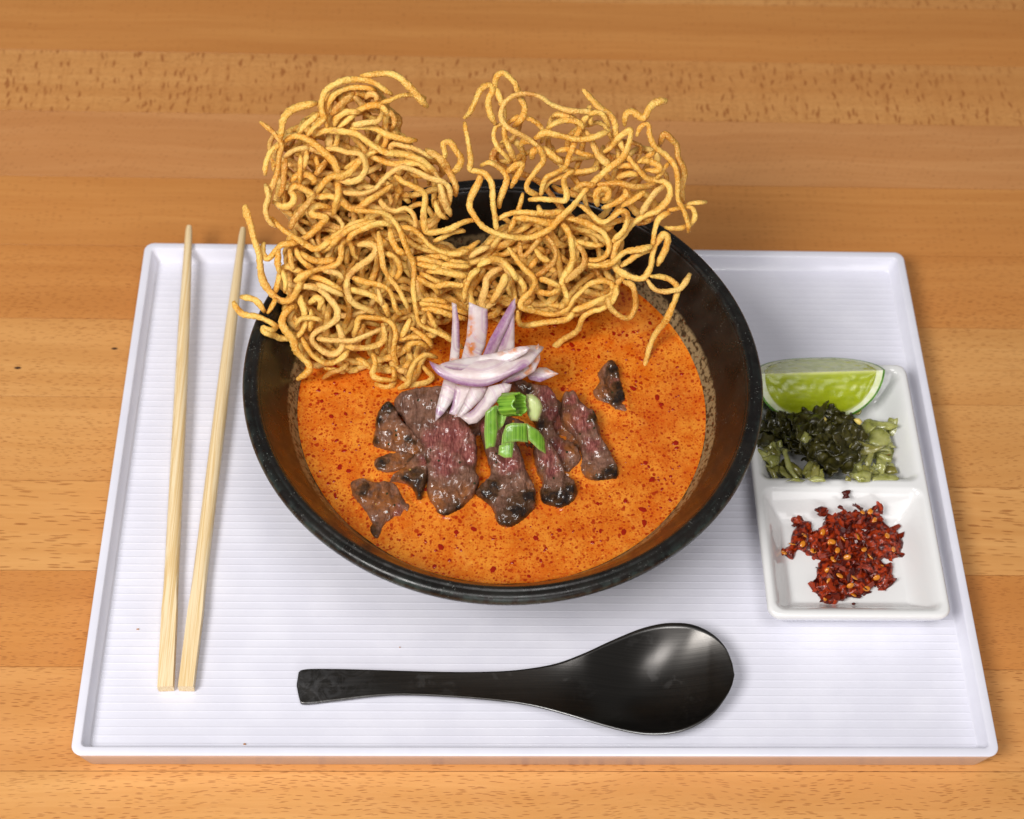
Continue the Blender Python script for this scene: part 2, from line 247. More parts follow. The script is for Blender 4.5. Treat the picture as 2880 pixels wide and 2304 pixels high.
# ------------------------------------------------------------------ noodles (paths first: the broth rises against them)
SOUP = .0525
c0 = on_z(px('Z', '880,800'), SOUP+.001)[0]
SL = R(51); PN = np.array([.05, -math.sin(SL), math.cos(SL)]); PN /= np.linalg.norm(PN)
TR = '''A 1220,160 1330,140 1450,145 1540,175 1620,240 1690,310 1740,380 1790,430
A 930,610 890,520 870,420 890,330 950,260 1040,215 1150,195 1260,200 1350,230 1420,280 1480,325
A 940,600 920,500 925,420 970,350 1050,290 1150,265 1270,275 1350,295
A 1390,400 1480,370 1560,335 1660,330 1700,340 1770,370
A 510,720 530,640 550,540 600,470 690,430 830,415
A 340,580 420,630 490,700 530,770 510,860 500,960 470,1080 440,1170 420,1250 400,1340
A 690,670 740,590 800,520 850,470
A 750,690 800,620 870,560 920,500
A 960,490 1030,420 1090,370 1150,320
A 1020,620 1100,550 1190,470 1290,420 1380,420 1440,480 1440,560 1430,640 1440,720 1400,790 1300,850 1180,900 1060,960
A 770,700 880,650 1000,650 1120,660 1200,680 1270,740 1340,790 1420,830 1560,840 1680,870 1760,910 1840,990 1880,1040
A 1130,620 1250,605 1350,630 1430,680 1520,705 1620,725 1700,720
A 560,735 640,690 740,710 830,770 910,840 980,910 1010,1000 1010,1100 1010,1200 990,1290 980,1370
A 560,870 640,810 740,790 840,820 930,860
A 900,790 1000,790 1100,830 1200,840 1250,900 1260,980 1200,1060 1100,1080 1030,1060
A 1240,870 1200,920 1120,1000 1040,1040 960,1040 880,1110 840,1170
A 610,1080 680,1020 770,1020 820,1080 800,1100
A 460,1260 530,1300 610,1280 640,1210 600,1150 650,1110 740,1160 830,1210 950,1210 1060,1250 1160,1310 1260,1280 1370,1190 1490,1110
A 1060,1170 1200,1180 1330,1140 1410,1060 1480,1000 1570,960 1680,990 1800,1030 1920,1080 1990,1160 1990,1260
A 1780,800 1860,860 1940,950 2000,1030 2040,1110 2030,1200
A 1930,920 1950,840 1930,760 1980,740 2030,820 2080,900 2060,970 2000,1020
A 1500,1010 1580,1080 1680,1140 1760,1200 1770,1300 1770,1420 1780,1520 1900,1520 2000,1490 2100,1440 2200,1410
A 1850,1600 1920,1570 2020,1520 2110,1510
A 600,1480 640,1400 700,1330 780,1240 820,1200
A 390,1040 390,920 430,820 500,770 540,740
A 390,1100 410,1200 390,1320 410,1420 480,1480
A 430,1400 520,1480 620,1550 720,1620 800,1660 860,1650 950,1590 1060,1520 1180,1440 1290,1440 1400,1490
A 500,1210 540,1130 560,1000 570,880
A 690,1090 690,950 700,850
A 730,960 740,840 730,800
A 1860,1010 1900,1100 1930,1200 1960,1300 2000,1380
A 1860,1250 1900,1350 1960,1390
A 830,850 850,940 840,1020
A 930,900 870,960 810,1010
A 1290,850 1400,890 1500,930 1620,920 1720,920 1820,1000
A 1370,1220 1420,1310 1500,1350 1600,1320 1680,1380 1700,1470 1640,1560
A 1250,360 1290,320 1350,330 1340,390
A 980,600 1010,520 1100,470 1200,480
A 1150,590 1260,570 1370,550 1400,480
A 1490,620 1520,560 1500,500 1430,450
A 1450,860 1500,760 1600,780 1740,820 1840,880
C 220,60 240,160 280,320 320,450 345,620 390,760 450,840 530,890 610,880 660,800 720,700 820,630 930,590 1020,540 1050,470 1040,390 1080,350 1120,400 1150,480 1190,510
C 380,380 365,450 400,530 450,490 520,410 620,380 730,340 840,260 920,180 930,160 860,140 790,120 790,70 850,60 950,75
C 1190,400 1280,390 1340,420 1310,500 1240,560 1170,610 1100,680 1090,760 1110,850 1170,920 1260,960 1340,990
C 1370,280 1380,400 1400,520 1420,620 1470,700 1540,780 1590,870 1640,970
C 1420,470 1500,490 1550,570 1540,650 1490,700
C 1470,260 1490,360 1540,440 1600,480
C 1150,100 1280,110 1400,120 1480,170 1540,260 1590,370 1630,470 1670,570 1680,680 1680,800 1690,950 1720,1060 1800,1110 1900,1160 1990,1220 2090,1290
C 1560,240 1660,270 1740,340 1820,410 1930,460 2050,480 2140,440
C 470,820 500,700 530,610 580,580 650,620 730,650 800,680 900,720 1000,770 1080,820
C 660,420 690,500 760,580 830,640
C 700,460 780,520 880,540 1000,520
C 880,460 960,400 1040,330 1130,260 1240,210 1340,190
C 1100,370 1150,300 1260,250 1390,215 1480,230
C 550,720 640,740 760,750 860,790 940,870 1000,960 1000,1040 930,1090 840,1130 790,1190 810,1260 880,1320 970,1350 1050,1300 1060,1220 1040,1150 1010,1080
C 110,900 150,960 220,1010 320,1020 400,1060 470,1110 430,1150 360,1120 380,1160 460,1180 540,1210 640,1200 700,1150 730,1060 720,960 690,880 690,840
C 180,840 260,860 330,900 380,980
C 410,990 450,930 480,860
C 620,920 560,980 540,1060 580,1140 630,1220 650,1310 700,1370 760,1420 780,1470 730,1520 670,1560
C 760,900 830,850 880,880 860,950
C 650,1110 680,1050 760,1030 880,1050
C 840,1210 940,1225 1040,1225 1130,1230 1230,1200 1340,1150 1430,1110
C 1150,1190 1180,1110 1200,1020 1290,1020 1400,1040 1490,1090 1520,1170 1500,1260 1500,1340 1540,1420
C 1090,1270 1200,1290 1320,1290 1400,1250 1430,1180 1410,1090
C 700,1200 740,1290 820,1380 930,1430 1040,1390 1110,1320
C 780,1150 790,1050 780,970
C 1540,1220 1640,1200 1760,1190 1880,1170
C 1310,1340 1340,1420 1320,1520 1370,1560 1470,1570 1520,1560
C 1180,1390 1240,1420 1310,1480
C 1340,1610 1430,1640 1500,1600 1510,1520 1490,1460
C 1540,1640 1620,1590 1640,1500 1690,1410 1780,1360 1870,1380
C 1760,1450 1800,1500 1840,1550 1760,1600 1650,1620 1560,1635
C 890,1560 960,1500 1040,1480 1110,1420
C 910,1470 980,1480 1060,1510
C 1640,1110 1720,1150 1790,1220 1840,1290
C 1570,1200 1600,1120 1650,1030
C 1630,1330 1640,1260 1720,1250 1790,1290
C 1800,970 1830,1060 1870,1130
C 1690,560 1800,590 1920,620 2040,650 2150,660
C 1680,520 1800,540 1930,570 2060,590 2150,600
C 1700,670 1790,730 1850,760 1880,830
C 1720,900 1830,910 1950,930 2060,960 2150,1000
C 1720,960 1830,970 1940,980 2040,990
C 1730,640 1860,700 1990,740 2140,750
C 1110,780 1220,800 1330,840 1410,910 1460,1010
C 1130,680 1250,730 1360,750 1450,790 1500,870 1530,960 1570,1000
C 830,740 950,800 1060,850
C 900,620 1020,640 1060,680
C 640,700 720,670 800,640
C 1900,480 2000,530 2140,550
C 1740,870 1850,870 1960,900
C 1360,770 1380,850 1400,920
C 540,620 570,740 560,820
C 600,430 610,540 640,620
C 500,440 490,560 510,640
B 180,465 220,420 260,340 300,250 360,215 390,250 360,330 370,420 410,500
B 420,240 420,170 470,120 530,170 570,230 610,310 640,380 610,460 550,520
B 420,250 440,320 480,400 480,500 490,620 530,720 570,790
B 185,510 200,600 220,700 230,780 220,850 290,870 350,900 390,980 395,1100 410,1220 430,1330
B 530,800 480,750 430,690 400,600 420,530 500,510 580,460 660,470 730,510 780,580 770,660
B 760,680 700,640 600,590 500,530 450,450 470,360 540,300 640,280 740,300 830,360 920,380 1030,410 1130,430 1230,440
B 1080,250 1130,310 1200,380 1280,430 1320,500 1320,590 1370,680 1430,770 1500,860 1570,920 1660,940 1720,990 1720,1080 1650,1170 1560,1200 1470,1250 1400,1330 1340,1420 1310,1520 1330,1610 1430,1670 1530,1680 1590,1600 1600,1500 1640,1410 1690,1350 1720,1370 1710,1470 1640,1580
B 1130,380 1130,440 1140,520
B 1390,510 1400,420 1450,410 1510,460 1550,470 1570,410 1620,350 1710,340
B 1480,610 1510,540 1570,515 1580,600 1620,680 1700,740 1770,830 1800,950 1800,1080 1850,1170 1880,1270 1880,1330
B 1660,680 1690,570 1740,610 1790,680 1790,780 1840,880 1830,1000 1840,1100
B 1490,790 1570,760 1630,720
B 1280,520 1230,430 1150,430 1090,480 1050,570 1010,660 970,740 950,830 880,880 800,920 780,990 760,1050
B 800,530 860,490 950,480 1040,510 1070,560
B 850,460 880,430 960,440 1030,480
B 710,610 780,570 870,600 970,620 1080,630 1180,600 1280,560
B 1100,570 1140,650 1190,740 1260,800 1290,830
B 600,690 640,640 720,650 770,740 770,810 710,880 660,950 670,1010 740,1050
B 690,770 700,720 770,700 850,750 930,810
B 880,720 980,700 1080,740 1160,740
B 1230,730 1290,690 1340,620 1400,570 1440,560 1430,660 1370,750 1300,830 1220,900 1130,970 1060,1060 990,1140 910,1210 830,1290 770,1330 680,1370 560,1370 440,1350 340,1290 260,1210 220,1150 240,1050 280,950 300,880
B 310,830 370,800 440,840 490,910 480,1010 460,1080 450,1140
B 500,870 570,820 620,810 590,880 550,950 530,990
B 620,1040 600,1110 580,1190 550,1270 520,1330
B 670,1090 760,1080 870,1090 940,1090 950,1020 930,940 980,880 1030,880
B 740,1130 760,1180 850,1180 930,1170
B 760,1050 820,960 920,910 1000,880 1100,860 1200,840
B 1010,1000 1080,960 1150,980 1240,970 1340,960 1440,990 1540,980 1620,960
B 1310,830 1400,820 1480,830
B 1510,800 1570,780 1650,820 1640,860 1560,860
B 1340,920 1420,890 1500,900
B 1640,920 1690,860 1730,810
B 1520,1190 1560,1120 1620,1030 1690,980
B 1230,1140 1330,1090 1400,1040 1390,990
B 1370,1140 1460,1090 1540,1030
B 1190,1130 1180,1040 1210,1000 1270,1010 1260,1080 1220,1080
B 1720,1160 1820,1150 1910,1110 2010,1095
B 1700,1290 1800,1290 1890,1270 1930,1210 1900,1150 1860,1160
B 1600,1430 1610,1340 1650,1240 1740,1180
B 1040,1120 1130,1190 1210,1240 1300,1220 1360,1180 1410,1210 1400,1300 1330,1370 1290,1410
B 940,1230 1050,1250 1140,1290 1230,1330 1270,1420 1240,1510 1150,1550 1070,1540
B 900,1260 960,1320 1000,1420 1010,1520 970,1620 920,1720
B 1020,1420 1070,1490 1080,1580 1010,1660 950,1710
B 590,1400 600,1500 640,1510 700,1440 770,1370
B 800,1350 860,1430 870,1530 800,1610 710,1660
B 710,1470 760,1530 840,1560
B 290,1580 370,1540 460,1560 540,1620 580,1700
B 180,1720 250,1630 310,1590
B 1020,1400 1120,1430 1230,1430
B 1110,1570 1210,1580 1300,1560 1400,1480 1500,1460 1600,1440
B 1360,1590 1430,1540 1530,1490 1600,1460
B 430,1230 540,1180 660,1180 760,1190
B 580,1230 700,1230 820,1250 900,1230
D 620,150 680,240 760,330 820,400 800,470 750,530 710,590 740,630 840,650 950,660 1060,630 1110,560 1170,500 1240,420 1340,400 1410,440 1400,510 1300,550 1200,600 1100,630
D 1100,620 1060,690 960,710 840,730 720,740 690,700 690,630
D 1440,440 1420,540 1340,610 1260,630 1190,680 1160,760 1100,820 1010,870 930,920 !
D 1490,380 1440,420 1430,500 1370,540 1390,610 1450,670 1530,690 1580,620 1580,520 1560,440 1500,410
D 1220,300 1310,280 1400,240
D 1670,400 1720,470 1790,490 1870,480 1920,470 1960,420 1990,360
D 1700,370 1780,370 1860,400 1900,460 1890,540 1850,640 1800,720 1740,790 1700,880 1670,980 1650,1090 !
D 290,570 300,480 340,370 400,310
D 400,290 430,240 520,250 600,300 620,370 570,460 510,560 440,600 420,550 450,470 460,390 520,330 580,310
D 490,570 540,500 580,420 600,350
D 640,330 700,380 740,450 730,520
D 1030,430 1060,520 1070,590
D 820,480 920,500 1000,460 1040,370 1090,300 1130,220 1110,120 1060,40
D 840,380 950,420 1010,450
D 0,230 100,220 220,200 310,170 390,110
D 0,290 110,280 230,290 320,290
D 0,340 100,330 200,350 300,370
D 60,460 160,430 260,440 300,430
D 0,550 80,570 180,600 290,640
D 0,600 120,640 220,670 300,690
D 0,720 80,780 160,830 250,900
D 320,230 410,180 480,150
D 760,330 820,260 840,230'''
def inner_r(z):                                         # inside radius of the bowl at height z
    pr = [(r, h+FLOOR) for r, h in prof[:13]]
    return float(np.interp(z, [h for r, h in pr], [r for r, h in pr]))
NR = .00134
def clear(p, d):                                        # nearer to the viewer until out of the bowl wall
    p = p.copy()
    for _ in range(60):
        rr = math.hypot(p[0]-BX, p[1]-BY)
        z = p[2]
        bad = (z < SOUP-.0005) if rr < .1 else False
        if z < .080+NR and rr > inner_r(min(z, .078))-NR*1.6 and rr < .1125+NR: bad = True
        if rr >= .1125+NR and z < .014: bad = True
        if not bad: break
        p -= d*.001
    return p
strands = []                                            # (points, ray dirs, traced?, sink)
def add_strand(pp, off_mm, traced, sink=False):
    pp = cat_rom(pp, 4.5)
    ds = ray(pp); base = on_plane(pp, c0, PN)
    m = len(pp); ph = random.uniform(0, 50)
    pts = []
    for i in range(m):
        w = mn.noise(Vector((i*.055+ph, ph*.37, 1)))*.0038
        o = off_mm*.001+w
        dv = min(i, m-1-i)/max(1, .16*m); o -= (.0035 if traced else .006)*max(0, 1-dv)**2*(0 if sink else 1)
        q = base[i]-ds[i]*o
        if sink:
            s = max(0, (i/(m-1)-.45)/.55); s = s*s*(3-2*s)
            e = on_z(pp[i:i+1], SOUP-.0025*max(0, (i/(m-1)-.9)*10))[0]
            q = q*(1-s)+e*s
            if i > m*.9: pts.append(q); continue
        pts.append(clear(q, ds[i]))
    pts = np.array(pts)
    if m > 6:
        kk = random.uniform(12, 22)
        pts += np.array([[mn.noise(Vector((i/kk+ph, 3.1, 0))), mn.noise(Vector((i/kk+ph, 7.7, 0))), mn.noise(Vector((i/kk+ph, 1.9, 5)))] for i in range(m)])*(.0011 if traced else .0016)
        for _ in range(2): pts[1:-1] = (pts[:-2]+pts[2:]+2*pts[1:-1])/4
    strands.append([pts, ds, traced, sink])
for ln in TR.split('\n'):
    tg, rest = ln[0], ln[2:]
    sink = rest.endswith('!'); rest = rest.rstrip(' !')
    add_strand(px(tg, rest), random.uniform(1, 7), True, sink)
def inside(p, poly):
    x, y = p; c = False; j = len(poly)-1
    for i in range(len(poly)):
        if (poly[i][1] > y) != (poly[j][1] > y) and x < (poly[j][0]-poly[i][0])*(y-poly[i][1])/(poly[j][1]-poly[i][1])+poly[i][0]: c = not c
        j = i
    return c
def filler(poly, count, lo, hi, lmin, lmax):
    cen = poly.mean(0); mn_, mx_ = poly.min(0), poly.max(0)
    for _ in range(count):
        while True:
            p = np.array([random.uniform(mn_[0], mx_[0]), random.uniform(mn_[1], mx_[1])])
            if inside(p, poly): break
        h = random.uniform(0, 6.28); cu = 0; path = [p]
        for s in range(random.randint(lmin, lmax)):
            cu = cu*.86+random.gauss(0, .16); h += cu
            q = p+18*np.array([math.cos(h), math.sin(h)])
            if not inside(q, poly):
                a = math.atan2(*(cen-p)[::-1]); df = (a-h+math.pi) % (2*math.pi)-math.pi
                h += max(-.75, min(.75, df)); cu *= .3; q = p+18*np.array([math.cos(h), math.sin(h)])
            p = q; path.append(p)
        add_strand(np.array(path), -random.uniform(lo, hi), False)
body = px('Z', '600,560 620,700 650,750 720,775 850,785 890,730 950,650 1080,640 1180,650 1270,620 1310,580 1300,490 1200,450 1080,480 1000,530 930,530 760,430 620,440')
left = px('Z', '575,310 640,245 700,200 790,185 830,235 845,300 920,360 945,430 900,500 640,500 580,420')
right = px('Z', '1030,350 1080,260 1140,225 1230,250 1320,285 1390,330 1410,400 1370,470 1200,490 1030,490')
filler(body, 108, 5, 26, 22, 50); filler(left, 40, 4, 20, 20, 44); filler(right, 11, 4, 14, 18, 34)
# push strands apart where they cross
for it in range(7):
    allp = np.concatenate([s[0] for s in strands]); sid = np.concatenate([[i]*len(s[0]) for i, s in enumerate(strands)])
    kd = KDTree(len(allp))
    for i, p in enumerate(allp): kd.insert(p, i)
    kd.balance(); mv = np.zeros_like(allp); alld = np.concatenate([s[1] for s in strands])
    for i, p in enumerate(allp):
        for co_, j, dist in kd.find_range(p, 2*NR*.93):
            if j <= i or sid[j] == sid[i]: continue
            dv = allp[i]-allp[j]; al = dv@alld[i]
            sgn = 1 if (al > 0 if abs(al) > 1e-5 else (sid[i] > sid[j])) else -1
            m = (2*NR*.93-dist)*.5*sgn*alld[i]
            a_, b_ = (.3, .8) if strands[sid[i]][2] and not strands[sid[j]][2] else (.55, .55)
            mv[i] += m*a_; mv[j] -= m*b_
    k = 0
    for s in strands:
        n = len(s[0]); m = mv[k:k+n]; k += n
        if n > 4:
            for _ in range(2): m[1:-1] = (m[:-2]+m[2:]+2*m[1:-1])/4
        lim = np.linalg.norm(m, axis=1, keepdims=True); m = m*np.minimum(1, .0012/np.maximum(lim, 1e-9))
        s[0] = s[0]+m
t = NT('fried_noodle'); co = t.coord(); oi = t.n('ShaderNodeObjectInfo')
rnd = oi.outputs['Random']
c1 = t.mix(t.ramp(t.noise(co, 85, 4), .36, .66), lin((229, 162, 58)), lin((247, 204, 106)))
c1 = t.mix(t.ramp(rnd, .80, 1., 0, .6), c1, lin((182, 108, 34)))
c1 = t.mix(t.ramp(rnd, .22, .0, 0, .55), c1, lin((238, 200, 126)))
gr = t.noise(co, 1150, 2, .6)
c1 = t.mix(t.ramp(gr, .46, .68, 0, .6), c1, lin((252, 212, 128)))
c1 = t.mix(t.math('MULTIPLY', t.ramp(t.noise(co, 140, 3), .58, .72), .5), c1, lin((176, 102, 28)))
c1 = t.mix(t.ramp(gr, .44, .26, 0, .45), c1, lin((184, 112, 34)))
noodle_m = t.set(Base_Color=c1, Roughness=.42, Specular_IOR_Level=.4, Normal=t.bump(t.math('ADD', gr, t.math('MULTIPLY', t.noise(co, 480, 2), .8)), 1.0, .0007), Subsurface_Weight=.15, Subsurface_Radius=(.004, .002, .0006), Subsurface_Scale=.6)
def tube(pts, r0, k=10):
    n = len(pts); T = np.gradient(pts, axis=0); T /= np.linalg.norm(T, axis=1, keepdims=True)+1e-12
    a = np.cross(T[0], [0, 0, 1.]); a /= np.linalg.norm(a)+1e-9
    rad = np.array([r0*(1+.15*mn.noise(Vector((p[0]*150, p[1]*150, p[2]*150+r0*9e4)))+.09*mn.noise(Vector((p[0]*700, p[1]*700, p[2]*700+r0*9e4)))) for p in pts]); ph = r0*1e5
    en = np.minimum(np.arange(n), np.arange(n)[::-1]); rad *= np.clip(.62+.09*en, 0, 1)
    V = []; th = np.arange(k)*2*math.pi/k
    for i in range(n):
        a = a-T[i]*(a@T[i]); a /= np.linalg.norm(a)+1e-9; b = np.cross(T[i], a)
        rr = rad[i]*(1+rng.normal(0, .08, k))
        fl = 1.10+.08*math.sin(i*.15+ph); tw = i*.05+ph; ca, sa = math.cos(tw), math.sin(tw); a_, b_ = a*ca+b*sa, b*ca-a*sa
        V.append(pts[i]+(np.cos(th)*rr*fl)[:, None]*a_+(np.sin(th)*rr/fl)[:, None]*b_)
    V = list(np.concatenate(V)); fs = []
    for i in range(n-1):
        for j in range(k): fs.append((i*k+j, i*k+(j+1) % k, (i+1)*k+(j+1) % k, (i+1)*k+j))
    V.append(pts[0]-T[0]*rad[0]*.7); V.append(pts[-1]+T[-1]*rad[-1]*.7); q = n*k
    for j in range(k): fs += [((j+1) % k, j, q), ((n-1)*k+j, (n-1)*k+(j+1) % k, q+1)]
    return V, fs
nest = empty('fried_noodle_nest', tuple(c0), 'tall golden tangle of crispy fried noodles standing in the back of the black bowl', 'noodles')
for s in strands:
    p = s[0]
    V, fs = tube(p, NR*random.uniform(.84, 1.12))
    obj('noodle', local(V, nest), fs, noodle_m, nest)

# ------------------------------------------------------------------ patches cut to an outline
def patch(name, outline, pt, nrm, thick, mat, parent=None, root=None, bulge=0., edge=.003, rough=0., rs=220, sp=.0012, curv=None, angular=False, attrs=None, ridge=0., under=None, seed=0, smooth_n=True):
    nrm = np.asarray(nrm, float)/np.linalg.norm(nrm); pt = np.asarray(pt, float)
    e1 = rx-nrm*(rx@nrm); e1 /= np.linalg.norm(e1); e2 = np.cross(nrm, e1)
    pw = on_plane(outline, pt, nrm); q = np.stack([(pw-pt)@e1, (pw-pt)@e2], 1)
    q = (np.concatenate([[q[k]*(1-f)+q[(k+1) % len(q)]*f for f in np.arange(m)/m] for k in range(len(q)) for m in [max(1, int(np.linalg.norm(q[(k+1) % len(q)]-q[k])/(sp*1.2)))]]) if angular else cat_rom(q, sp*1.3, True))
    if np.sum(q[:, 0]*np.roll(q[:, 1], -1)-np.roll(q[:, 0], -1)*q[:, 1]) < 0: q = q[::-1]
    q = q+rng.normal(0, rough*.12 if rough else 0, q.shape)
    nb = len(q); a = q; b = np.roll(q, -1, 0); ab = b-a; l2 = (ab**2).sum(1)
    def dist(p):
        t_ = np.clip(((p-a)*ab).sum(1)/l2, 0, 1); return np.sqrt(((a+t_[:, None]*ab-p)**2).sum(1).min())
    pts = [Vector(p) for p in q]
    lo, hi = q.min(0), q.max(0); yy = lo[1]; r_ = 0
    while yy < hi[1]:
        xx = lo[0]+(sp/2 if r_ % 2 else 0)
        while xx < hi[0]:
            p = np.array([xx+random.uniform(-.15, .15)*sp, yy+random.uniform(-.15, .15)*sp])
            if inside(p, q) and dist(p) > sp*.55: pts.append(Vector(p))
            xx += sp
        yy += sp*.87; r_ += 1
    vo, eo, fo, ov, oe, of = delaunay_2d_cdt(pts, [(i, (i+1) % nb) for i in range(nb)], [], 1, 1e-7)
    P2 = np.array([tuple(v) for v in vo]); D = np.array([dist(p) for p in P2])
    h = np.empty(len(P2)); low = np.empty(len(P2))
    for i, (p, d) in enumerate(zip(P2, D)):
        k = min(d/edge, 1); e = math.sqrt(max(0, 1-(1-k)**2))
        nz = rough*e*(mn.noise(Vector((p[0]*rs, p[1]*rs, seed*3.3)))+.55*mn.noise(Vector((p[0]*rs*2.7, p[1]*rs*2.7, seed)))-ridge*(abs(mn.noise(Vector((p[0]*rs*1.2+9, p[1]*rs*.6, seed))))*2-.4)+ridge*.5*mn.noise(Vector((p[0]*rs*4.5, p[1]*rs*2, seed*2))))
        c = curv(p[0], p[1]) if curv else 0
        h[i] = e*thick*.5+bulge*(1-math.exp(-d/.006))+nz+c; low[i] = c-e*thick*.5
        if under is not None: low[i] = -under
    W3 = pt+P2[:, :1]*e1+P2[:, 1:2]*e2
    top = W3+h[:, None]*nrm; bot = W3+low[:, None]*nrm
    n = len(P2); F_ = [tuple(f) for f in fo]
    cnt = {}
    for f in F_:
        for i in range(len(f)):
            e = (f[i], f[(i+1) % len(f)]); cnt[e] = cnt.get(e, 0)+1
    A_ = P2[F_[0][1]]-P2[F_[0][0]]; B_ = P2[F_[0][2]]-P2[F_[0][0]]
    if A_[0]*B_[1]-A_[1]*B_[0] < 0: F_ = [f[::-1] for f in F_]
    fs = list(F_)+[tuple(i+n for i in f[::-1]) for f in F_]
    bd = [e for e in ((f[i], f[(i+1) % len(f)]) for f in F_ for i in range(len(f))) if not ((e[1], e[0]) in set_edges(F_))]
    fs += [(e[1], e[0], e[0]+n, e[1]+n) for e in bd]
    V = np.concatenate([top, bot])
    pxs = proj(V[:n])
    at = {}
    for k, fn in (attrs or {}).items():
        val = np.array([fn(pxs[i], D[i], P2[i]) for i in range(n)]); at[k] = np.concatenate([val, val])
    if root is not None: V = local(V, root)
    return obj(name, V, fs, mat, parent, attrs=at)
_se = {}
def set_edges(F_):
    k = id(F_)
    if _se.get('k') is not F_:
        _se['k'] = F_; _se['s'] = {(f[i], f[(i+1) % len(f)]) for f in F_ for i in range(len(f))}
    return _se['s']
def proj(V):
    d = V-CAM; z = d@fw
    return np.stack([1440+F*(d@rx)/z, 1152-F*(d@uy)/z], 1)
def thing_patch(name, label, cat, group, outline, pt, nrm, thick, mat, **kw):
    o = patch(name, outline, pt, nrm, thick, mat, **kw)
    return tag(o, label, cat, group)
def spots(tag_, lst):                                   # blotches given as x,y,radius in crop coordinates
    ox, oy, k = CR[tag_]; L_ = [(ox+x/k, oy+y/k, r/k) for x, y, r in lst]
    def fn(p, d, q):
        p = np.array([p[0]+11*mn.noise(Vector((p[0]*.045, p[1]*.045, 3)))+6*mn.noise(Vector((p[0]*.12, p[1]*.12, 8))), p[1]+11*mn.noise(Vector((p[0]*.045, p[1]*.045, 13)))+6*mn.noise(Vector((p[0]*.12, p[1]*.12, 18)))])
        return max([0]+[math.exp(-(((p[0]-x)**2+(p[1]-y)**2)/(r*r))) for x, y, r in L_])
    return fn

# ------------------------------------------------------------------ beef
t = NT('sliced_beef'); co = t.coord(); sx = t.n('ShaderNodeSeparateXYZ'); t.put(sx.inputs[0], co)
nz = t.noise(co, 170, 5, .62); nf = t.noise(t.mapping(co, scale=(1500, 330, 700), rot=(0, 0, .35)), 1, 3)
c = t.mix(t.ramp(nz, .35, .68), lin((90, 58, 42)), lin((136, 98, 80)))
nb = t.math('MULTIPLY', t.math('SUBTRACT', t.noise(co, 210, 5, .7), .5), 1.5)
c = t.mix(t.ramp(t.math('ADD', t.attr('pink'), t.math('MULTIPLY', nb, .8)), .15, 1.0, 0, .9), c, t.mix(t.ramp(nf, .3, .7), lin((106, 42, 44)), lin((160, 88, 82))))
c = t.mix(t.ramp(nf, .5, .75, 0, .45), c, lin((178, 134, 116)))
wet = t.math('MULTIPLY', t.attr('wet'), t.ramp(t.noise(co, 230, 4), .34, .56))
c = t.mix(t.math('MULTIPLY', wet, .72), c, lin((158, 90, 24)))
ch = t.math('ADD', t.math('MULTIPLY', t.attr('char'), .82), t.math('MULTIPLY', nb, 1.15))
c = t.mix(t.math('MULTIPLY', t.ramp(ch, .05, .5), t.ramp(t.attr('char'), .02, .2)), c, lin((76, 48, 24)))
c = t.mix(t.math('MULTIPLY', t.ramp(ch, .5, .85), t.ramp(t.attr('char'), .12, .4)), c, lin((28, 15, 8)))
c = t.mix(t.ramp(t.noise(co, 760, 4, .7), .52, .72, 0, .5), c, lin((58, 32, 24)))
rim_w = t.math('MULTIPLY', t.ramp(sx.outputs[2], SOUP+.0020, SOUP+.0004), t.ramp(t.noise(co, 300, 4, .65), .35, .65))
c = t.mix(t.math('MULTIPLY', rim_w, .9), c, lin((196, 92, 18)))
herb = t.voro(co, 330); hs = t.n('ShaderNodeSeparateColor'); t.put(hs.inputs[0], herb[1])
c = t.mix(t.math('MULTIPLY', t.ramp(herb[0], .22, .14), t.ramp(hs.outputs[0], .86, .88)), c, lin((36, 44, 14)))
c = t.mix(t.math('MULTIPLY', t.math('MULTIPLY', t.ramp(herb[0], .2, .12), t.ramp(hs.outputs[1], .91, .93)), t.attr('wet')), c, lin((226, 186, 96)))
beef_m = t.set(Base_Color=c, Roughness=.55, Specular_IOR_Level=.2, Coat_Weight=.7, Coat_Roughness=.09, Coat_Normal=t.bump(t.math('ADD', t.noise(co, 190, 2), t.math('MULTIPLY', t.noise(co, 480, 2), .3)), .5, .0018),
               Normal=t.bump(t.math('ADD', t.math('MULTIPLY', nf, .6), t.math('ADD', nz, t.math('MULTIPLY', t.noise(co, 640, 4, .7), 1.4))), .6, .0012), Subsurface_Weight=.08, Subsurface_Radius=(.004, .0015, .001), Subsurface_Scale=.5)
